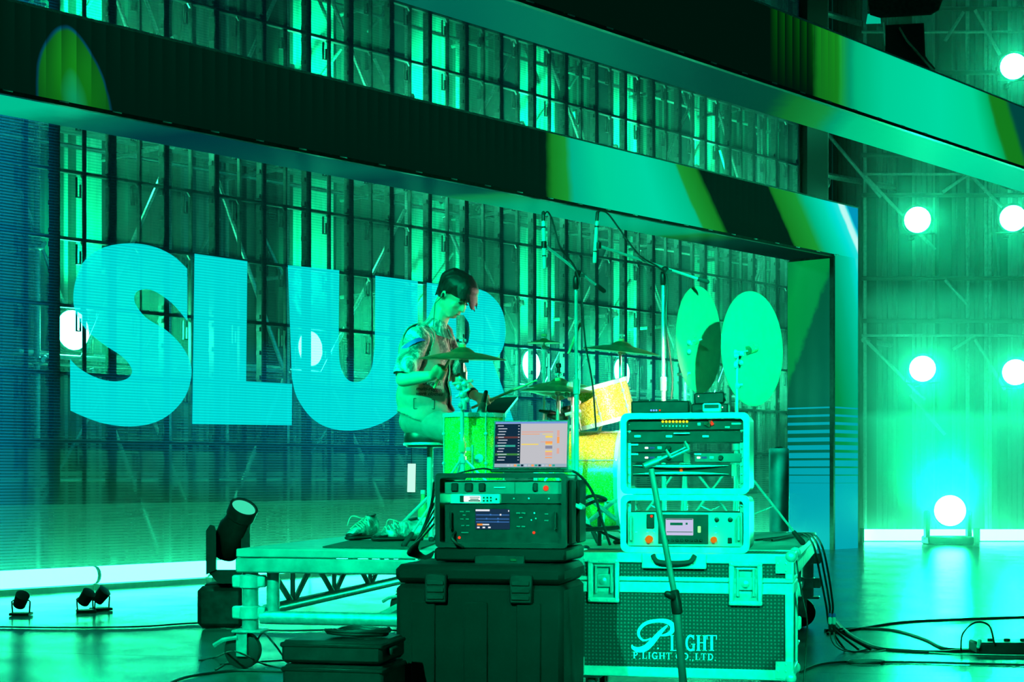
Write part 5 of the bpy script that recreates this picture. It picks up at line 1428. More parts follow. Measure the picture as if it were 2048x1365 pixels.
boom_stand('chrome boom stand with near level arm above the silver racks', 1328, 552, 8.75, (1197, 492), (1408, 562), ((1194, 442), (1189, 526)), 'slim pale microphone on the right boom stand', 'black cable looping from the right boom microphone to its stand',
           [P(1195, 434, 8.65), P(1200, 422, 8.65), P(1216, 428, 8.66), P(1240, 460, 8.67), P(1278, 510, 8.68), P(1318, 536, 8.7), P(1334, 560, 8.72), P(1332, 650, 8.72), P(1345, 760, 8.74), P(1335, 850, 8.74)])
# second cables and stick leaning on the left stand
sk = MB().path([P(1137, 708, 8.6), P(1161, 646, 8.6)], 0.008, 8, [0.008, 0.006]).build('stick_mic', M['wood']); tag(sk, 'wooden stick clipped beside the left boom stand', 'drum stick')

# microphones at the drums
def clip_mic(lab, tip, tail, r=0.02):
    o = thing('clip_microphone', lab, 'microphone', tip)
    d_ = Vector(tail) - Vector(tip)
    MB().caps((0, 0, 0), d_ * 0.35, r, r * 0.9).build('grille', M['dark_metal'], o)
    MB().caps(d_ * 0.35, d_, r * 0.75, r * 0.5).build('body', M['black'], o)
    MB().path([d_ * 0.6, d_ * 0.6 + Vector((0.01, 0, -0.05)), d_ * 0.5 + Vector((0.03, 0, -0.09))], 0.005).build('clip', M['chrome'], o)
clip_mic('black microphone clipped to the floor tom rim, tail up', P(962, 826, 9.05), P(972, 785, 9.1), 0.024)
clip_mic('black microphone over the small drum, left one', P(1108, 828, 9.5), P(1080, 822, 9.5), 0.016)
clip_mic('dark oval microphone just above the laptop edge', P(1128, 838, 9.4), P(1098, 832, 9.45), 0.026)
clip_mic('black microphone low beside the rack tom', P(1128, 822, 9.4), P(1150, 812, 9.4), 0.022)
# tilted dark pad by the drummer's hand
o = thing('sample_pad', 'tilted dark flat pad right of the drummer forward hand', 'drum pad', P(1000, 830, 9.6))
MB().prism([(968, 797), (1036, 793), (1010, 826), (966, 832)], lambda u, v: P(u, v, 9.6 + (832 - v) * 0.008), lambda u, v: P(u, v + 6, 9.62 + (832 - v) * 0.008)).build('body', M['black'], o, world=True)
MB().tube(P(1000, 828, 9.66), Vector((P(1000, 828, 9.66).x, 9.66, RZ)), 0.012, 10).build('pole', M['chrome'], o, world=True)
MB().path([P(967, 797, 9.86), P(1036, 793, 9.9)], 0.004).build('edge_strip', M['steel'], o, world=True)
b = MB()
random.seed(3)
for k in range(14): b.ball(P(1145 + random.uniform(-12, 12), 770 + k * 7, 9.2), random.uniform(0.010, 0.02), 8, 6)
b.tube(P(1146, 765, 9.2), P(1148, 1000, 9.2), 0.014, 10)
b.tube(P(1130, 830, 9.2), P(1162, 822, 9.2), 0.01, 8)
o = b.build('hardware_clamp', M['chrome']); tag(o, 'cluster of chrome drum clamps beside the tall boom stand', 'drum hardware')
MB().tube(P(1148, 1000, 9.2), Vector((P(1148, 1000, 9.2).x, 9.2, RZ)), 0.014, 10).build('post', M['chrome'], o)
# kick pedal side hardware seen under the bass drum, between the racks
ps = thing('tripod_base', 'taped tripod legs crossing between the black and silver racks', 'stand base', onriser(1195, 1085))
for i, (a_, b2) in enumerate((((1168, 990, 8.5), (1232, 1040, 8.6)), ((1176, 1045, 8.4), (1232, 1000, 8.9)), ((1168, 1060, 8.3), (1235, 1056, 8.6)))):
    MB().tube(P(*a_), P(*b2), 0.012, 8).build('leg', M['alu'] if i < 2 else M['black'], ps, world=True)
MB().tube(P(1199, 1022, 8.6), onriser(1199, 1092), 0.012, 8).build('post', M['dark_metal'], ps, world=True)

# throne
th = thing('drum_throne', 'round padded drum throne under the drummer', 'stool', Vector((P(860, 0, 9.45).x, 9.45, RZ)))
sz = P(860, 862, 9.45).z - RZ
MB().lathe([(0.02, -0.10), (0.135, -0.095), (0.15, -0.07), (0.15, -0.02), (0.135, 0.0), (0.02, 0.004)], (0, 0, sz), (0, 0, 1), 32).build('seat', M['dark_metal'], th)
MB().lathe([(0.152, -0.085), (0.155, -0.08), (0.155, -0.074), (0.152, -0.07)], (0, 0, sz), (0, 0, 1), 32).build('piping', M['chrome'], th)
MB().tube((0, 0, 0.1), (0, 0, sz - 0.09), 0.018, 12).build('post', M['chrome'], th)
for i in range(3):
    d_ = Vector((math.cos(0.6 + 2.094 * i), math.sin(0.6 + 2.094 * i), 0))
    MB().tube((0, 0, 0.26), d_ * 0.28 + Vector((0, 0, 0.015)), 0.010, 8).build('leg', M['chrome'], th)
    MB().caps(d_ * 0.26 + Vector((0, 0, 0.02)), d_ * 0.29 + Vector((0, 0, 0.018)), 0.016).build('rubber_foot', M['rubber'], th)

# ================================================================== drummer
def fuse(mb, voxel=0.008, it=4, name='fused'):
    me = mb.mesh(name)
    o = bpy.data.objects.new('tmp_fuse', me); COL.objects.link(o)
    r_ = o.modifiers.new('r', 'REMESH'); r_.mode = 'VOXEL'; r_.voxel_size = voxel
    if it:
        s_ = o.modifiers.new('s', 'SMOOTH'); s_.iterations = it; s_.factor = 0.5
    dg = bpy.context.evaluated_depsgraph_get(); dg.update()
    out = bpy.data.meshes.new_from_object(o.evaluated_get(dg))
    out.name = name
    bpy.data.objects.remove(o); bpy.data.meshes.remove(me)
    for p in out.polygons: p.use_smooth = True
    return out
def carve(me, keep):
    bm = bmesh.new(); bm.from_mesh(me)
    bmesh.ops.delete(bm, geom=[f for f in bm.faces if not keep(f.calc_center_median())], context='FACES')
    bm.to_mesh(me); bm.free(); return me
Y0 = 9.45
def D(px, py, dy=0.0): return P(px, py, Y0 + dy)
root = thing('person', 'drummer with black fringe, patterned shirt and vest, bent over the kit holding sticks', 'person', Vector((D(855, 0).x, Y0, RZ)))
ML = Matrix.Translation(-root.location)
def put(name, me, m_, label=None):
    me.transform(ML)
    o = link(name, me, m_, root, label)
    return o
RF = Matrix.Rotation(math.radians(-22), 3, 'Z')       # facing right, a little towards the camera
def torso(b, g=0.0, low=True):
    if low: b.ball(D(852, 838), (0.155 + g, 0.165 + g, 0.125 + g), 20, 14, RF)
    b.ball(D(848, 795), (0.135 + g, 0.160 + g, 0.15 + g), 20, 14, RF)
    b.ball(D(847, 745), (0.130 + g, 0.165 + g, 0.14 + g), 20, 14, RF)
    b.ball(D(851, 705), (0.125 + g, 0.175 + g, 0.13 + g), 20, 14, RF)
    b.caps(D(838, 680, -0.13), D(880, 674, 0.14), 0.075 + g, 0.072 + g, 16)
    b.caps(D(858, 676, -0.02), D(872, 652, -0.01), 0.09 + g, 0.062 + g, 16)
SR, ER, WRr = D(833, 682, -0.18), D(806, 760, -0.24), D(866, 752, -0.36)
SL, EL, WLl = D(884, 676, 0.16), D(918, 762, 0.12), D(951, 793, -0.02)
HR, HL = D(884, 747, -0.40), D(968, 806, -0.06)
f = Vector((0.60, -0.48, -0.60)).normalized()
u = (Vector((0.10, 0.0, 1)) - f * f.dot(Vector((0.10, 0, 1)))).normalized()
rg = f.cross(u).normalized()
HC = D(909, 594, -0.03)
def hd_(r_, f_, u_): return HC + rg * r_ + f * f_ + u * u_
HM = Matrix((rg, f, u)).transposed()
body = MB()
torso(body, -0.02)
body.caps(D(868, 660, -0.01), hd_(0, -0.035, -0.055), 0.060, 0.056, 16)
# head
body.ball(hd_(0, -0.012, 0.03), (0.076, 0.094, 0.090), 24, 16, HM)
body.ball(hd_(0, 0.015, -0.03), (0.064, 0.074, 0.085), 24, 16, HM)
body.ball(hd_(0, 0.052, -0.088), (0.030, 0.026, 0.022), 12, 8, HM)
for s in (-1, 1):
    body.caps(hd_(s * 0.058, -0.01, -0.055), hd_(s * 0.018, 0.055, -0.09), 0.020, 0.018)
    body.ball(hd_(s * 0.040, 0.060, -0.025), (0.022, 0.020, 0.018), 12, 8, HM)
    body.ball(hd_(s * 0.030, 0.078, 0.026), (0.026, 0.010, 0.008), 12, 8, HM)
    body.ball(hd_(s * 0.078, -0.015, -0.005), (0.010, 0.020, 0.032), 10, 8, HM)
body.caps(hd_(0, 0.080, 0.015), hd_(0, 0.102, -0.026), 0.009, 0.0135)
for s in (-1, 1): body.ball(hd_(s * 0.013, 0.090, -0.030), 0.0095, 8, 6)
body.ball(hd_(0, 0.080, -0.054), (0.024, 0.012, 0.0065), 12, 8, HM)
body.ball(hd_(0, 0.078, -0.067), (0.021, 0.012, 0.0075), 12, 8, HM)
# arms
for (S_, E_, W_) in ((SR, ER, WRr), (SL, EL, WLl)):
    body.caps(S_, E_, 0.050, 0.040, 14); body.caps(E_, E_ + (W_ - E_) * 0.35, 0.041, 0.040, 14); body.caps(E_ + (W_ - E_) * 0.35, W_, 0.040, 0.027, 14)
def hand(b, wrist, c, axis, palm_n):
    """c: grip centre on the stick; palm_n: from stick to palm"""
    axis = Vector(axis).normalized(); pn = (Vector(palm_n) - axis * axis.dot(Vector(palm_n))).normalized(); bn = axis.cross(pn).normalized()
    b.caps(wrist, c + pn * 0.030, 0.026, 0.030)
    for i in range(4):
        o_ = c + axis * (0.030 - 0.0195 * i)
        rad = 0.0185; pr = None
        ln = (250, 265, 255, 225)[i]
        for k in range(7):
            a_ = math.radians(-35 + ln * k / 6)
            p = o_ + pn * (rad * math.cos(a_)) + bn * (rad * math.sin(a_))
            if pr is not None: b.caps(pr, p, 0.0092 - 0.0004 * k, 0.0090 - 0.0004 * k, 8)
            pr = p
        b.caps(o_ + pn * 0.036, o_ + pn * 0.018 - bn * 0.012, 0.013, 0.0105, 8)
    t0_ = c + pn * 0.028 - axis * 0.01 - bn * 0.012
    t1_ = c + axis * 0.025 - bn * 0.020 + pn * 0.006
    b.caps(t0_, t1_, 0.0135, 0.0105, 8); b.caps(t1_, c + axis * 0.052 - bn * 0.013, 0.0105, 0.009, 8)
axR = Vector((0.062, -0.10, 0.10)).normalized()
axL = (D(1064, 765, -0.10) - HL).normalized()
hand(body, WRr, HR, axR, WRr - HR)
hand(body, WLl, HL, axL, WLl - HL)
# legs
HIP = [D(855, 846, -0.09), D(868, 846, 0.10)]
KN = [D(940, 870, -0.20), D(950, 868, 0.20)]
AN = [Vector((D(945, 0, -0.1).x, Y0 - 0.12, RZ + 0.09)), Vector((D(1000, 0, 0.2).x, Y0 + 0.22, RZ + 0.09))]
for i in range(2):
    body.caps(HIP[i], KN[i], 0.075, 0.052, 14); body.caps(KN[i], KN[i] + (AN[i] - KN[i]) * 0.35, 0.052, 0.052, 14); body.caps(KN[i] + (AN[i] - KN[i]) * 0.35, AN[i], 0.052, 0.034, 14)
    body.caps(AN[i] - Vector((0.03, 0, 0.05)), AN[i] + Vector((0.15, -0.04, -0.06)), 0.034, 0.026)
bo = put('body', fuse(body, 0.0062, 2, 'body'), M['skin'])
# face details
for s in (-1, 1):
    e_ = MB().ball(hd_(s * 0.030, 0.079, 0.006), (0.014, 0.008, 0.0045), 10, 6, HM); o = e_.build('eye', M['print'], root, world=True)
    MB().path([hd_(s * 0.014, 0.088, 0.026), hd_(s * 0.030, 0.088, 0.030), hd_(s * 0.046, 0.078, 0.024)], 0.004).build('eyebrow', M['hair'], root, world=True)
M['lip'] = mat('lips', (0.50, 0.22, 0.20), 0.45)
MB().ball(hd_(0, 0.0855, -0.061), (0.020, 0.009, 0.0055), 12, 6, HM).build('lips', M['lip'], root, world=True)
# hair: cap and separate locks
hair = MB()
hair.ball(hd_(0, -0.014, 0.070), (0.096, 0.114, 0.082), 24, 16, HM)
hair.ball(hd_(0, -0.055, 0.01), (0.078, 0.062, 0.075), 20, 14, HM)
hair.ball(hd_(0, 0.055, 0.085), (0.080, 0.055, 0.050), 16, 12, HM)
random.seed(11)
def lock(pts, r0, r1):
    pts = smooth(pts, 4); n_ = len(pts) - 1
    for q_ in range(n_):
        hair.caps(pts[q_], pts[q_ + 1], r0 + (r1 - r0) * q_ / n_, r0 + (r1 - r0) * (q_ + 1) / n_, 6)
def scalp(a_, e_, g=1.0):
    """point on the hair dome: a_ round from the brow, e_ elevation"""
    return hd_(math.sin(a_) * 0.098 * math.cos(e_) * g, -0.014 + math.cos(a_) * 0.116 * math.cos(e_) * g, 0.062 + 0.088 * math.sin(e_) * g)
for k in range(58):                                  # fringe falling forward, tips hanging free
    a_ = random.uniform(-1.0, 1.0)
    tip = scalp(a_, -0.05, 1.06) + Vector((0.012, -0.004, -random.uniform(0.015, 0.070) * (1.2 - abs(a_) * 0.7)))
    lock([scalp(a_ * 0.5, 1.25, 0.97), scalp(a_ * 0.8, 0.7, 1.02), scalp(a_, 0.2, 1.05), tip], 0.012, 0.0032)
for k in range(34):                                  # sides swept down to the ears
    a_ = random.choice((-1, 1)) * random.uniform(1.0, 2.2)
    e0 = random.uniform(0.7, 1.2)
    lock([scalp(a_ * 0.7, e0, 0.97), scalp(a_ * 0.9, 0.35, 1.0), scalp(a_, -0.15, 0.97), hd_(math.sin(a_) * 0.084, -0.014 + math.cos(a_) * 0.096, random.uniform(0.005, 0.03))], 0.011, 0.004)
for k in range(26):                                  # nape
    a_ = random.uniform(2.2, 4.1)
    lock([scalp(a_, 0.8, 0.98), scalp(a_, 0.1, 1.0), hd_(math.sin(a_) * 0.080, -0.02 + math.cos(a_) * 0.098, 0.0), hd_(math.sin(a_) * 0.066, -0.022 + math.cos(a_) * 0.086, -random.uniform(0.035, 0.065))], 0.012, 0.004)
hm = fuse(hair, 0.005, 0, 'hair')
bm_ = None
put('hair', hm, M['hair'])
MB().caps(hd_(0.088, -0.012, -0.006), hd_(0.094, -0.004, -0.012), 0.008, 0.007).path([hd_(0.092, -0.006, -0.012), hd_(0.084, -0.02, -0.05), hd_(0.07, -0.04, -0.085), D(866, 660, -0.09)], 0.0022).build('earpiece', M['black'], root, world=True, label='black in-ear monitor with thin lead')
# shirt, collar
sh = MB(); torso(sh, 0.004, False)
for (S_, E_) in ((SR, ER), (SL, EL)):
    q = S_ + (E_ - S_) * 0.90
    sh.caps(S_ - (E_ - S_) * 0.05, S_ + (E_ - S_) * 0.5, 0.072, 0.070, 16); sh.caps(S_ + (E_ - S_) * 0.5, q, 0.070, 0.066, 16)
    for k in range(3): sh.ball(S_ + (E_ - S_) * (0.35 + 0.2 * k) + Vector((0.01 * (-1) ** k, -0.02, 0)), 0.062, 12, 8)
def keep_shirt(c):
    for (S_, E_) in ((SR, ER), (SL, EL)):
        d_ = (E_ - S_); t_ = (c - S_).dot(d_) / d_.length_squared
        off = (c - (S_ + d_ * t_)).length
        if t_ > 0.90 and off < 0.105 : return False
    return not ((c - hd_(0, -0.035, -0.06)).length < 0.075)
shm = carve(fuse(sh, 0.010, 4, 'shirt'), keep_shirt)
put('shirt', shm, M['camo'])
cl = MB()
nk0, nk1 = D(866, 664, -0.01), hd_(0, -0.035, -0.06)
ax = (nk1 - nk0).normalized()
for s in (-1, 1):
    pts = []
    for k in range(9):
        a_ = math.radians(-170 + s * (8 + 160 * k / 8)) if True else 0
        pts.append(k)
fw = RF @ Vector((1, 0, 0)); lt = RF @ Vector((0, 1, 0))
for s in (-1, 1):
    ring0, ring1 = [], []
    for k in range(11):
        a_ = math.pi - k / 10 * math.pi * 0.93
        base_ = nk0 + ax * 0.045 + (fw * math.cos(a_) + lt * (s * math.sin(a_))) * 0.070 + Vector((0, 0, -0.030 * (k / 10)))
        ring0.append(base_)
        ring1.append(nk0 + ax * 0.012 + (fw * math.cos(a_) + lt * (s * math.sin(a_))) * (0.090 + 0.02 * (k / 10)) + Vector((0, 0, -0.058 * (k / 10) ** 1.5)))
    n = 11
    th_ = [p + (p - nk0).normalized() * 0.006 for p in ring0 + ring1]
    vs = ring0 + ring1 + th_
    fs = []
    for k in range(n - 1):
        fs += [(k, k + 1, n + k + 1, n + k), (2 * n + k, 3 * n + k, 3 * n + k + 1, 2 * n + k + 1), (k, 2 * n + k, 2 * n + k + 1, k + 1), (n + k, n + k + 1, 3 * n + k + 1, 3 * n + k)]
    fs += [(0, n, 3 * n, 2 * n), (n - 1, 2 * n - 1 + 0, 4 * n - 1, 3 * n - 1)]
    cl.add(vs, fs)
cl.build('collar', M['camo'], root, world=True)
# vest over the shirt, open at the front, pointed hem
vs_ = MB(); torso(vs_, 0.016, True)
vm = fuse(vs_, 0.010, 5, 'vest')
xc = D(850, 0).x; zt_ = D(850, 848).z
cen = D(850, 750)
def keep_vest(c):
    q = c - cen
    fr, la = q.dot(fw), q.dot(lt)
    if c.z < zt_ + 0.45 * abs(c.x - xc): return False
    hz_ = (c.z - D(0, 760).z) / (D(0, 660).z - D(0, 760).z)
    if fr > 0.0 and abs(la + 0.0) < 0.035 + 0.075 * max(0, hz_): return False
    for (S_, E_) in ((SR, ER), (SL, EL)):
        d_ = (E_ - S_); t_ = (c - S_).dot(d_) / d_.length_squared
        if (c - (S_ + d_ * max(-0.1, min(0.35, t_)))).length < 0.092: return False
    return (c - D(868, 655, -0.01)).length > 0.115
carve(vm, keep_vest)
vo_ = put('vest', vm, M['vest'])
sol = vo_.modifiers.new('thick', 'SOLIDIFY'); sol.thickness = 0.006; sol.offset = 1
bvh = BVHTree.FromPolygons([v.co + root.location for v in vm.vertices], [p.vertices[:] for p in vm.polygons])
def on_vest(p, lift):
    h_ = bvh.ray_cast(Vector((p.x, p.y - 1.2, p.z)), Vector((0, 1, 0)))
    return Vector((p.x, h_[0].y - lift, p.z)) if h_[0] is not None else p
def cloth_text(txt, px, py, hgt, slope=-0.02):
    cu = bpy.data.curves.new('t', 'FONT'); cu.body = txt; cu.size = hgt; cu.align_x = 'CENTER'; cu.shear = 0.35; cu.extrude = 0.0012; cu.resolution_u = 2; cu.offset = 0.0006
    o = bpy.data.objects.new('t', cu); COL.objects.link(o)
    dg = bpy.context.evaluated_depsgraph_get(); dg.update()
    me = bpy.data.meshes.new_from_object(o.evaluated_get(dg)); bpy.data.objects.remove(o)
    c = D(px, py, -0.2)
    for v in me.vertices:
        q = Vector((c.x + v.co.x, c.y, c.z + v.co.y + v.co.x * slope))
        w_ = on_vest(q, 0.0085 - v.co.z)
        v.co = w_ - root.location
    return link('printed_text', me, M['print'], vo_)
cloth_text('durable', 863, 770, 0.036)
cloth_text('multi-rugged', 858, 781, 0.030)
cloth_text('work clothes', 857, 790.5, 0.028)
pk = []
for (x_, y_) in ((827, 797), (868, 799), (868, 818), (827, 818)):
    pk.append(on_vest(D(x_, y_, -0.2), 0.010))
b = MB()
for i in range(4): b.tube(pk[i], pk[(i + 1) % 4], 0.0025, 6)
b.build('pocket_seam', M['print'], vo_, world=False)
for o in (bpy.data.objects[-1],): pass
ps_ = [o for o in vo_.children if o.name.startswith('pocket_seam')][0]
ps_.data.transform(Matrix.Translation(-root.location))
# blue tape band on the near sleeve
d_ = (ER - SR).normalized()
bc = SR + (ER - SR) * 0.16
bn_ = MB()
axis_b = (d_ + Vector((0.75, 0, 0.1))).normalized()
rg0 = bn_.ring(bc - axis_b * 0.012, axis_b, 0.0785, 28); rg1 = bn_.ring(bc + axis_b * 0.012, axis_b, 0.0785, 28)
keep_ = [i for i in range(28) if (rg0[i] - bc).y < 0.01]
b = MB()
for i in range(28):
    j = (i + 1) % 28
    if (rg0[i] - bc).y < -0.02 and (rg0[j] - bc).y < -0.02:
        o0 = [rg0[i], rg0[j], rg1[j], rg1[i]]; o1 = [bc + (p - bc) * 1.04 for p in o0]
        b.add(o0 + o1, [(0, 1, 2, 3), (4, 7, 6, 5), (0, 4, 5, 1), (2, 6, 7, 3), (1, 5, 6, 2), (0, 3, 7, 4)])
b.build('arm_band', M['blue_tape'], root, world=True, label='blue tape strip on the sleeve')
# trousers and shoes
tr = MB()
tr.ball(D(854, 842), (0.162, 0.172, 0.115), 20, 14, RF)
for i in range(2):
    tr.caps(HIP[i], KN[i], 0.098, 0.074, 14); tr.caps(KN[i], AN[i] + Vector((0, 0, 0.03)), 0.072, 0.058, 14)
put('trousers', fuse(tr, 0.012, 4, 'trousers'), M['trousers'])
for i in range(2):
    b = MB().caps(AN[i] - Vector((0.04, 0, 0.045)), AN[i] + Vector((0.16, -0.045, -0.055)), 0.046, 0.036).caps(AN[i] - Vector((0.0, 0, 0.03)), AN[i], 0.045, 0.045)
    put('shoe', fuse(b, 0.008, 2, 'shoe'), M['white'])
# wrist strap
MB().lathe([(0.030, -0.010), (0.034, -0.009), (0.034, 0.009), (0.030, 0.010)], WLl + (EL - WLl) * 0.18, WLl - EL, 16).build('wrist_strap', M['black'], root, world=True)
# sticks
def stick(lab, p, q):
    d_ = (q - p); L = d_.length
    o = MB().lathe([(0.003, 0), (0.0075, 0.004), (0.0078, L * 0.7), (0.0045, L * 0.95), (0.006, L * 0.97), (0.006, L * 0.99), (0.002, L)], (0, 0, 0), d_, 10).build('drum_stick', M['wood'])
    o.location = p; tag(o, lab, 'drum stick', 'drum sticks in the drummer hands')
stick('drum stick pointing up in the near hand, below the thin cymbal', HR - axR * 0.12, HR + axR * 0.16)
stick('drum stick reaching right from the far hand over the dark pad', HL - axL * 0.08, HL + axL * 0.33)

# ================================================================== things on and around the riser
def sneaker(lab, base, toe, h=0.135):
    toe = Vector((toe[0], toe[1], 0)).normalized(); sd = Vector((-toe.y, toe.x, 0))
    o = thing('sneaker', lab, 'shoe', base, 0, 'sneakers left on the riser')
    def ring(t_, w, z0, z1, n=14):
        return [toe * t_ + sd * (w * math.cos(2 * math.pi * k / n)) + Vector((0, 0, (z0 + z1) / 2 + (z1 - z0) / 2 * math.sin(2 * math.pi * k / n))) for k in range(n)]
    MB().loft([ring(-0.13, 0.028, 0.0, 0.024), ring(-0.09, 0.038, 0.0, 0.026), ring(0.02, 0.042, 0.0, 0.026), ring(0.10, 0.046, 0.0, 0.026), ring(0.15, 0.034, 0.0, 0.026), ring(0.165, 0.012, 0.004, 0.022)]).build('sole', M['rubber'], o)
    MB().loft([ring(-0.125, 0.026, 0.015, h * 0.9), ring(-0.10, 0.036, 0.015, h), ring(-0.04, 0.038, 0.015, h * 0.96), ring(0.01, 0.039, 0.015, h * 0.74), ring(0.07, 0.042, 0.015, h * 0.52), ring(0.12, 0.040, 0.015, h * 0.42), ring(0.148, 0.026, 0.015, h * 0.30)]).build('upper', M['camo'], o)
    MB().loft([ring(0.085, 0.044, 0.016, h * 0.40), ring(0.125, 0.041, 0.016, h * 0.36), ring(0.152, 0.026, 0.016, h * 0.28), ring(0.160, 0.008, 0.02, h * 0.2)]).build('toe_cap', M['black'], o)
    MB().lathe([(0.026, 0), (0.032, 0.006), (0.026, 0.012)], toe * -0.075 + Vector((0, 0, h * 0.93)), Vector((0, 0, 1)) + toe * 0.2, 14).build('ankle_padding', M['black'], o)
    b = MB()
    for k in range(5):
        t_ = 0.0 + k * 0.020; z_ = h * (0.80 - 0.055 * k)
        b.path([toe * t_ + sd * 0.030 + Vector((0, 0, z_ - 0.02)), toe * (t_ + 0.008) + Vector((0, 0, z_ + 0.008)), toe * (t_ + 0.016) - sd * 0.030 + Vector((0, 0, z_ - 0.02))], 0.004)
    for k in range(2): b.path(smooth([toe * 0.0 + Vector((0, 0, h * 0.82)), toe * 0.05 + sd * (0.05 * (-1) ** k) + Vector((0, 0, h * 0.95)), toe * 0.06 + sd * (0.075 * (-1) ** k) + Vector((0, 0, h * 0.55))], 5), 0.003)
    b.build('laces', M['white_cable'], o)
mt = MB()
mp = [onriser(645, 1097), onriser(842, 1100), onriser(885, 1084), onriser(705, 1083)]
mt.add([p + Vector((0, 0, 0.001)) for p in mp] + [p + Vector((0, 0, 0.009)) for p in mp], [(0, 1, 2, 3), (4, 5, 6, 7), (0, 1, 5, 4), (1, 2, 6, 5), (2, 3, 7, 6), (3, 0, 4, 7)])
tag(mt.build('door_mat', M['mat_dark']), 'thin dark mat on the riser under the sneakers', 'mat')
sneaker('left sneaker with untied pale laces, toe towards the riser edge', onriser(728, 1083) + Vector((0, 0, 0.010)), (-0.45, -0.85), 0.14)
sneaker('right sneaker lying beside the cymbal stand foot, toe left', onriser(800, 1086) + Vector((0, 0, 0.010)), (-0.85, -0.35), 0.125)
bt = thing('bottle', 'slim green glass bottle standing behind the sneakers', 'bottle', at_deck(846, 10.0))
MB().lathe([(0.028, 0.0), (0.033, 0.006), (0.033, 0.15), (0.026, 0.19), (0.014, 0.225), (0.013, 0.265)], (0, 0, 0), (0, 0, 1), 20).build('body', M['glass_green'], bt)
MB().lathe([(0.015, 0.262), (0.016, 0.264), (0.016, 0.285), (0.012, 0.287)], (0, 0, 0), (0, 0, 1), 16).build('cap', M['white'], bt)
MB().lathe([(0.0335, 0.05), (0.034, 0.052), (0.034, 0.12), (0.0335, 0.122)], (0, 0, 0), (0, 0, 1), 20).build('paper_label', M['white'], bt)
# teal cylinder at the riser's rear right
tc_ = thing('hardware_tube', 'tall teal cylinder standing at the riser end before the column', 'cylinder case', at_deck(1558, 11.0))
hz_ = P(0, 897, 11.0).z - RZ
MB().lathe([(0.060, 0.0), (0.065, 0.005), (0.065, hz_ * 0.36)], (0, 0, 0), (0, 0, 1), 28).build('tub', M['teal'], tc_)
MB().lathe([(0.0665, hz_ * 0.36), (0.0665, hz_ - 0.01), (0.060, hz_)], (0, 0, 0), (0, 0, 1), 28).build('sleeve', M['teal'], tc_)
MB().lathe([(0.02, 0), (0.03, 0.004), (0.02, 0.01)], (0, 0, hz_), (0, 0, 1), 16).build('cap_knob', M['rubber'], tc_)

# moving head beside the riser
mh = thing('moving_head_lamp', 'black moving head lamp tilted upwards beside the riser corner', 'stage lamp', Vector((P(446, 0, 10.8).x, 10.8, 0)))
q = mh.location
MB().cbox((0, 0.05, 0.14), (0.30, 0.34, 0.27), 0.03).build('base', M['dark_metal'], mh)
MB().cbox((0, 0.05, 0.275), (0.22, 0.22, 0.03), 0.01).build('turntable', M['black'], mh)
yb = MB().prism([(412, 1062), (420, 1050), (428, 1052), (432, 1064), (432, 1140), (412, 1150)], lambda a_, b_: P(a_, b_, 10.62), lambda a_, b_: P(a_ + 2, b_, 10.92)).build('yoke_arm', M['black'], mh, world=True)
MB().prism([(482, 1060), (490, 1052), (497, 1056), (500, 1070), (500, 1145), (482, 1150)], lambda a_, b_: P(a_, b_, 10.70), lambda a_, b_: P(a_ + 2, b_, 10.98)).build('yoke_arm', M['black'], mh, world=True)
MB().prism([(412, 1140), (500, 1140), (470, 1168), (436, 1168)], lambda a_, b_: P(a_, b_, 10.64), lambda a_, b_: P(a_, b_, 10.96)).build('yoke_base', M['black'], mh, world=True)
hx_ = (P(487, 1016, 10.70) - P(456, 1092, 10.84)); hx0 = P(452, 1100, 10.85); hx1 = P(487, 1017, 10.68)
L = (hx1 - hx0).length
MB().lathe([(0.04, -0.06), (0.085, -0.03), (0.105, 0.05), (0.105, L * 0.55), (0.085, L * 0.72), (0.088, L * 0.95), (0.088, L), (0.080, L + 0.002)], hx0 - q, hx1 - hx0, 28).build('head', M['black'], mh)
MB().lathe([(0.088, L * 0.80), (0.094, L * 0.82), (0.094, L + 0.012), (0.080, L + 0.012), (0.080, L * 0.82)], hx0 - q, hx1 - hx0, 28).build('lens_ring', M['dark_metal'], mh)
lens_m = emit('dim_green_lens', (0.05, 0.85, 0.48), 0.9)
MB().lathe([(0.01, L + 0.008), (0.05, L + 0.007), (0.078, L + 0.003), (0.078, L - 0.002), (0.01, L - 0.002)], hx0 - q, hx1 - hx0, 28).build('lens', lens_m, mh)
for s in (-1, 1):
    MB().tube(P(470 + s * 20, 1075, 10.76), P(478 + s * 20, 1048, 10.72), 0.010, 8).build('side_fin', M['dark_metal'], mh, world=True)

# small floor lamps by the tubes
for k, (px, py) in enumerate(((42, 1232), (172, 1226), (202, 1222))):
    p = fl_pt(px, py)
    o = thing('floor_par', 'small dark floor lamp before the light tubes, ' + ('nearest the left picture edge', 'left one of the close pair', 'right one of the close pair')[k], 'stage lamp', p, 0.3 * k, 'small floor lamps by the tubes')
    MB().cbox((0, 0, 0.012), (0.14, 0.12, 0.02), 0.004).build('base', M['black'], o)
    MB().path([(-0.06, 0, 0.02), (-0.065, 0, 0.10), (-0.05, 0, 0.11)], 0.006).path([(0.06, 0, 0.02), (0.065, 0, 0.10), (0.05, 0, 0.11)], 0.006).build('bracket', M['black'], o)
    MB().lathe([(0.02, -0.06), (0.045, -0.05), (0.05, 0.05), (0.045, 0.052)], (0, 0, 0.11), (0.4, -0.5, 0.7), 16).build('can', M['black'], o)
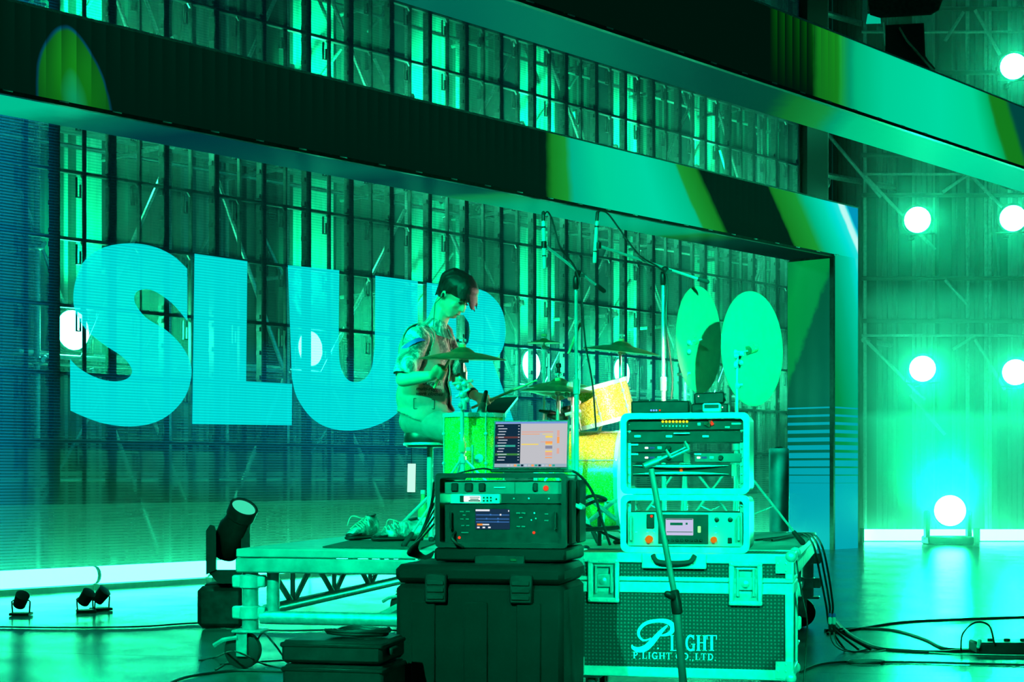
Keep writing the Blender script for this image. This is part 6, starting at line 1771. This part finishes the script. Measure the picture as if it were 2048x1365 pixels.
# little hanging light panel
_q = W(T(823, SO - 0.06), SO - 0.06, 0); LPY = _q.y
hpz = P(823, 985, LPY)
lpn = thing('work_light', 'small glowing upright light tile left of the drum throne', 'work light', hpz)
hgt = P(0, 928, LPY).z - hpz.z
MB().box((0, 0, hgt / 2), (0.085, 0.012, hgt), Matrix.Rotation(0.02, 3, 'Y')).build('glow_face', emit('panel_glow', (0.50, 1.0, 0.74), 1.15), lpn)
MB().box((0, 0.012, hgt / 2), (0.09, 0.012, hgt + 0.004), Matrix.Rotation(0.02, 3, 'Y')).build('backing', M['black'], lpn)
MB().tube((0.0, 0.012, hgt), (0.0, 0.012, hgt + 0.5), 0.003, 6).build('hanging_wire', M['black'], lpn)

# front stand with clamp holder
fsB = Vector((0.640, 6.0, 0)); fsT = P(1302, 938, 6.0)
fs_ = thing('clamp_stand', 'slanted grey floor stand with an empty clamp, nearest the camera', 'mic stand', fsB)
L = fsT - fsB
MB().lathe([(0.15, 0.0), (0.15, 0.012), (0.03, 0.03), (0.016, 0.05)], (0, 0, 0), (0, 0, 1), 28).build('round_base', M['dark_metal'], fs_)
mid = P(1352, 1205, 6.0) - fsB
M['stand_grey'] = mat('grey_stand_metal', (0.36, 0.38, 0.38), 0.4, 0.5, 0.1)
MB().tube((0, 0, 0.04), mid, 0.0145, 14).build('lower_tube', M['stand_grey'], fs_)
MB().tube(mid, L, 0.0110, 14).build('upper_tube', M['stand_grey'], fs_)
MB().lathe([(0.014, -0.045), (0.020, -0.04), (0.020, 0.0), (0.017, 0.01), (0.017, 0.04), (0.012, 0.045)], mid, L, 14).caps(mid + Vector((-0.014, -0.015, 0.02)), mid + Vector((-0.032, -0.02, 0.03)), 0.013).build('clutch', M['dark_metal'], fs_)
MB().tube(P(1287, 934, 5.99), P(1316, 922, 6.0), 0.013, 12).build('pivot', M['stand_grey'], fs_, world=True)
MB().tube(P(1312, 924, 6.0), P(1336, 912, 6.01), 0.007, 10).build('clamp_arm', M['stand_grey'], fs_, world=True)
b = MB()
cp = [(1334, 905), (1342, 916), (1377, 900), (1372, 888)]
for i in range(3): b.tube(P(*cp[i], 6.0), P(*cp[i + 1], 6.0), 0.006, 8)
for i in range(3): b.tube(P(*cp[i], 6.0) + Vector((0, 0.05, 0.01)), P(*cp[i + 1], 6.0) + Vector((0, 0.05, 0.01)), 0.005, 8)
b.tube(P(*cp[1], 6.0), P(*cp[1], 6.0) + Vector((0, 0.05, 0.01)), 0.006, 8).tube(P(*cp[2], 6.0), P(*cp[2], 6.0) + Vector((0, 0.05, 0.01)), 0.006, 8)
b.build('clamp_jaw', M['stand_grey'], fs_, world=True)

# ------------------------------------------------------------------ cables
def cable(lab, pts, r=0.006, m_='cable'):
    o = MB().path(smooth(pts, 6), r, 6).build('cable', M[m_]); return tag(o, lab, 'cable')
def fc_(*a_): return [fl_pt(px, py, 0.007) for px, py in a_]
cable('long thin cable crossing the floor below the light tubes', fc_((-40, 1254), (120, 1256), (280, 1254), (400, 1247), (470, 1256), (560, 1262), (700, 1260), (800, 1262)), 0.006)
cable('cable sweeping under the riser caster towards the left', fc_((330, 1372), (370, 1356), (430, 1346), (480, 1342), (560, 1344), (640, 1345)), 0.007)
cable('cable bent into a peak behind the black boxes', [fl_pt(430, 1340, 0.007), fl_pt(470, 1318, 0.007), fl_pt(505, 1300, 0.05), P(524, 1268, 8.2), P(548, 1288, 7.9), fl_pt(590, 1340, 0.03), fl_pt(640, 1345, 0.007)], 0.005)
cable('cable arching low beside the caster wheel', [fl_pt(398, 1322, 0.007), fl_pt(430, 1316, 0.007), P(470, 1304, 8.3), fl_pt(530, 1330, 0.01), fl_pt(580, 1340, 0.007), fl_pt(640, 1352, 0.007)], 0.005)
cable('pair of leads lying straight between caster and boxes', fc_((440, 1330), (500, 1326), (560, 1322), (640, 1318)), 0.005)
rr_ = lambda px, py, Y: P(px, py, Y)
for k, off in enumerate((0, 9, 17)):
    cable('black lead draped over the riser end, ' + ('left one', 'middle one', 'right one')[k] + ' of three', [onriser(1510 + off * 2, 1084) + Vector((0, 0, 0.008)), onriser(1560 + off, 1078) + Vector((0, 0, 0.008)), onriser(1604 + off, 1072) + Vector((0, 0, 0.012)), rr_(1626 + off, 1090, 8.95), rr_(1640 + off, 1150, 8.9), rr_(1652 + off * 0.8, 1210, 8.9), rr_(1660 + off * 0.6, 1255, 9.0), fl_pt(1690 + off * 3, 1300, 0.007)][:8], 0.0065)
cable('thin lead hanging down the lettered case right side', [rr_(1592, 1095, 7.6), rr_(1594, 1130, 7.5), rr_(1604, 1190, 7.5), rr_(1614, 1240, 7.5), rr_(1612, 1300, 7.55), fl_pt(1606, 1385, 0.006)], 0.004)
for k in range(2):
    px = 1660 + k * 8
    o = thing('cable_connector', 'white tipped connector hanging by the riser end, ' + ('left', 'right') + ' one'[0:0] if False else ('left' if k == 0 else 'right') + ' white connector hanging beside the riser caster', 'connector', rr_(px, 1250, 8.8), 0, 'white connectors')
    MB().lathe([(0.006, 0), (0.010, 0.004), (0.010, 0.035), (0.007, 0.04)], (0, 0, 0), (0, 0, 1), 12).build('white_body', M['white'], o)
    MB().lathe([(0.007, 0.04), (0.009, 0.042), (0.009, 0.055), (0.005, 0.06)], (0, 0, 0), (0, 0, 1), 12).build('blue_ring', M['blue_tape'], o)
    MB().lathe([(0.004, -0.04), (0.008, -0.035), (0.009, 0.0)], (0, 0, 0), (0, 0, 1), 12).build('strain_relief', M['black'], o)
    cable(('left' if k == 0 else 'right') + ' thin white lead curling from the connector over the floor', [rr_(px, 1262, 8.8), rr_(px + 1, 1275, 8.9), rr_(px + 10, 1292, 9.1), fl_pt(1695 + 12 * k, 1304, 0.006), fl_pt(1750, 1303 - 6 * k, 0.006), fl_pt(1800, 1299 + k, 0.006), fl_pt(1900, 1308, 0.006), fl_pt(2080, 1312, 0.006)], 0.0035, 'white_cable')
cable('thick cable running right along the floor to the power box', fc_((1670, 1240), (1700, 1270), (1750, 1295), (1800, 1302), (1880, 1305), (1950, 1302), (2080, 1308)), 0.011)
cable('cable curving across the far right floor', fc_((1650, 1262), (1720, 1258), (1790, 1262), (1850, 1280), (1890, 1298), (1950, 1300)), 0.010)
cable('long cable across the shiny floor at right', fc_((1655, 1268), (1720, 1258), (1800, 1246), (1900, 1240), (2080, 1234)), 0.009)
cable('thin cable along the bottom right of the floor', fc_((1600, 1345), (1640, 1330), (1700, 1324), (1760, 1325), (1860, 1326), (2080, 1332)), 0.007)
coil('cable_coil', 'flat loop of cable on the floor right of the lettered case', fl_pt(1730, 1328) , 0.12, 3, 0.006, M['cable'], 0.004)
pbx = thing('power_box', 'flat dark power box on the floor at the right picture edge', 'power box', fl_pt(1955, 1312), -0.05)
MB().cbox((0.20, 0.12, 0.035), (0.40, 0.22, 0.07), 0.012).build('body', M['rack_black'], pbx)
for k in range(3):
    MB().lathe([(0.018, 0), (0.018, 0.012), (0.012, 0.014)], (0.10 + 0.09 * k, 0.12, 0.07), (0, 0, 1), 12).build('socket', M['black'], pbx)
MB().caps((0.02, 0.04, 0.075), (0.0, -0.02, 0.05), 0.012, 0.01).build('plug', M['white'], pbx)
cable('thin lead arching up from the power box', [fl_pt(1922, 1305, 0.006), P(1925, 1270, 9.0), P(1950, 1246, 9.05), P(1978, 1252, 9.1), P(1988, 1285, 9.1), P(1990, 1292, 9.12)], 0.005)
# cable bundle beside the black rack
for k in range(7):
    cable('dark cable in the bundle left of the black rack, number' if False else ['outermost', 'second', 'third', 'fourth', 'fifth', 'sixth', 'innermost'][k] + ' dark cable of the bundle left of the black rack',
          [P(868, 965 + 14 * k, 7.35), P(862 - 3 * k, 1010 + 11 * k, 7.45), P(842 - 3 * k, 1075 + 3 * k, 7.6), P(835 - 3 * k, 1098 + 2 * k, 7.75), P(850 + k, 1112 + k, 7.6), P(868, 1104, 7.35)], 0.0045)
cable('thick dark lead looping out of the black rack side', [P(1155, 1005, 7.3), P(1185, 992, 7.3), P(1212, 1000, 7.35), P(1190, 1003, 7.4), P(1160, 1018, 7.3)], 0.008)
cable('dark lead dropping from the laptop corner past the rack', [P(1128, 940, 7.1), P(1150, 945, 7.1), P(1172, 965, 7.15), P(1192, 1000, 7.2), P(1205, 1045, 7.3), P(1220, 1090, 7.4)], 0.006)
cable('thin dark lead lying on the black rack top', [P(905, 951, 7.1), P(930, 944, 7.1), P(965, 938, 7.15), P(990, 942, 7.2)], 0.004)

# ------------------------------------------------------------------ stage haze: thick at the far right, low along the wall foot, thin between wall and scaffold
def haze(name, label, box, density, loc=(0, 0, 0), rz=0.0, g=0.3):
    a = NT(name)
    v = a.n('VolumeScatter', i_Color=(0.9, 0.95, 0.95), i_Density=density, i_Anisotropy=g)
    a.t.links.new(v.outputs[0], a.out.inputs[1])
    h = MB().bb(*box).build(name, a.m)
    h.location = loc; h.rotation_euler = (0, 0, rz)
    h['label'] = label; h['category'] = 'haze'; h['kind'] = 'stuff'
haze('stage_haze', 'thick green lit haze low on the far right of the stage', (5.0, 16, 22.6, 27.4, 0.005, 1.9), 0.24)
haze('stage_haze', 'middle haze layer at the far right of the stage', (5.0, 16, 22.6, 27.4, 1.901, 3.6), 0.12)
haze('stage_haze', 'thin upper haze at the far right of the stage', (5.0, 16, 22.6, 27.4, 3.601, 10), 0.045)
haze('stage_haze', 'low glowing haze along the light tubes', (-14, 0.2, 0.3, 1.15, 0.005, 0.75), 0.14, W(0, 0, 0), WR)
haze('stage_haze', 'hanging haze before the far end of the video wall', (-2.6, 0.15, 0.75, 1.15, 0.76, 8.0), 0.10, W(0, 0, 0), WR)
haze('stage_haze', 'thin haze between the video wall and the sheet wall', (-14, 1.0, 1.32, 3.38, 0.005, 8.0), 0.02, W(0, 0, 0), WR)
for m in bpy.data.materials:
    # dim pictures are found by bounced rays alone, which keeps the render quick
    if m.name.startswith(('picture', 'led_mesh', 'lit_letter', 'lantern', 'laptop', 'screen_', 'navy', 'pale_lilac', 'white_light', 'red_light', 'blue_', 'yellow_light', 'green_meter', 'dim_green', 'lit_orange', 'panel_glow')):
        m.cycles.emission_sampling = 'NONE'
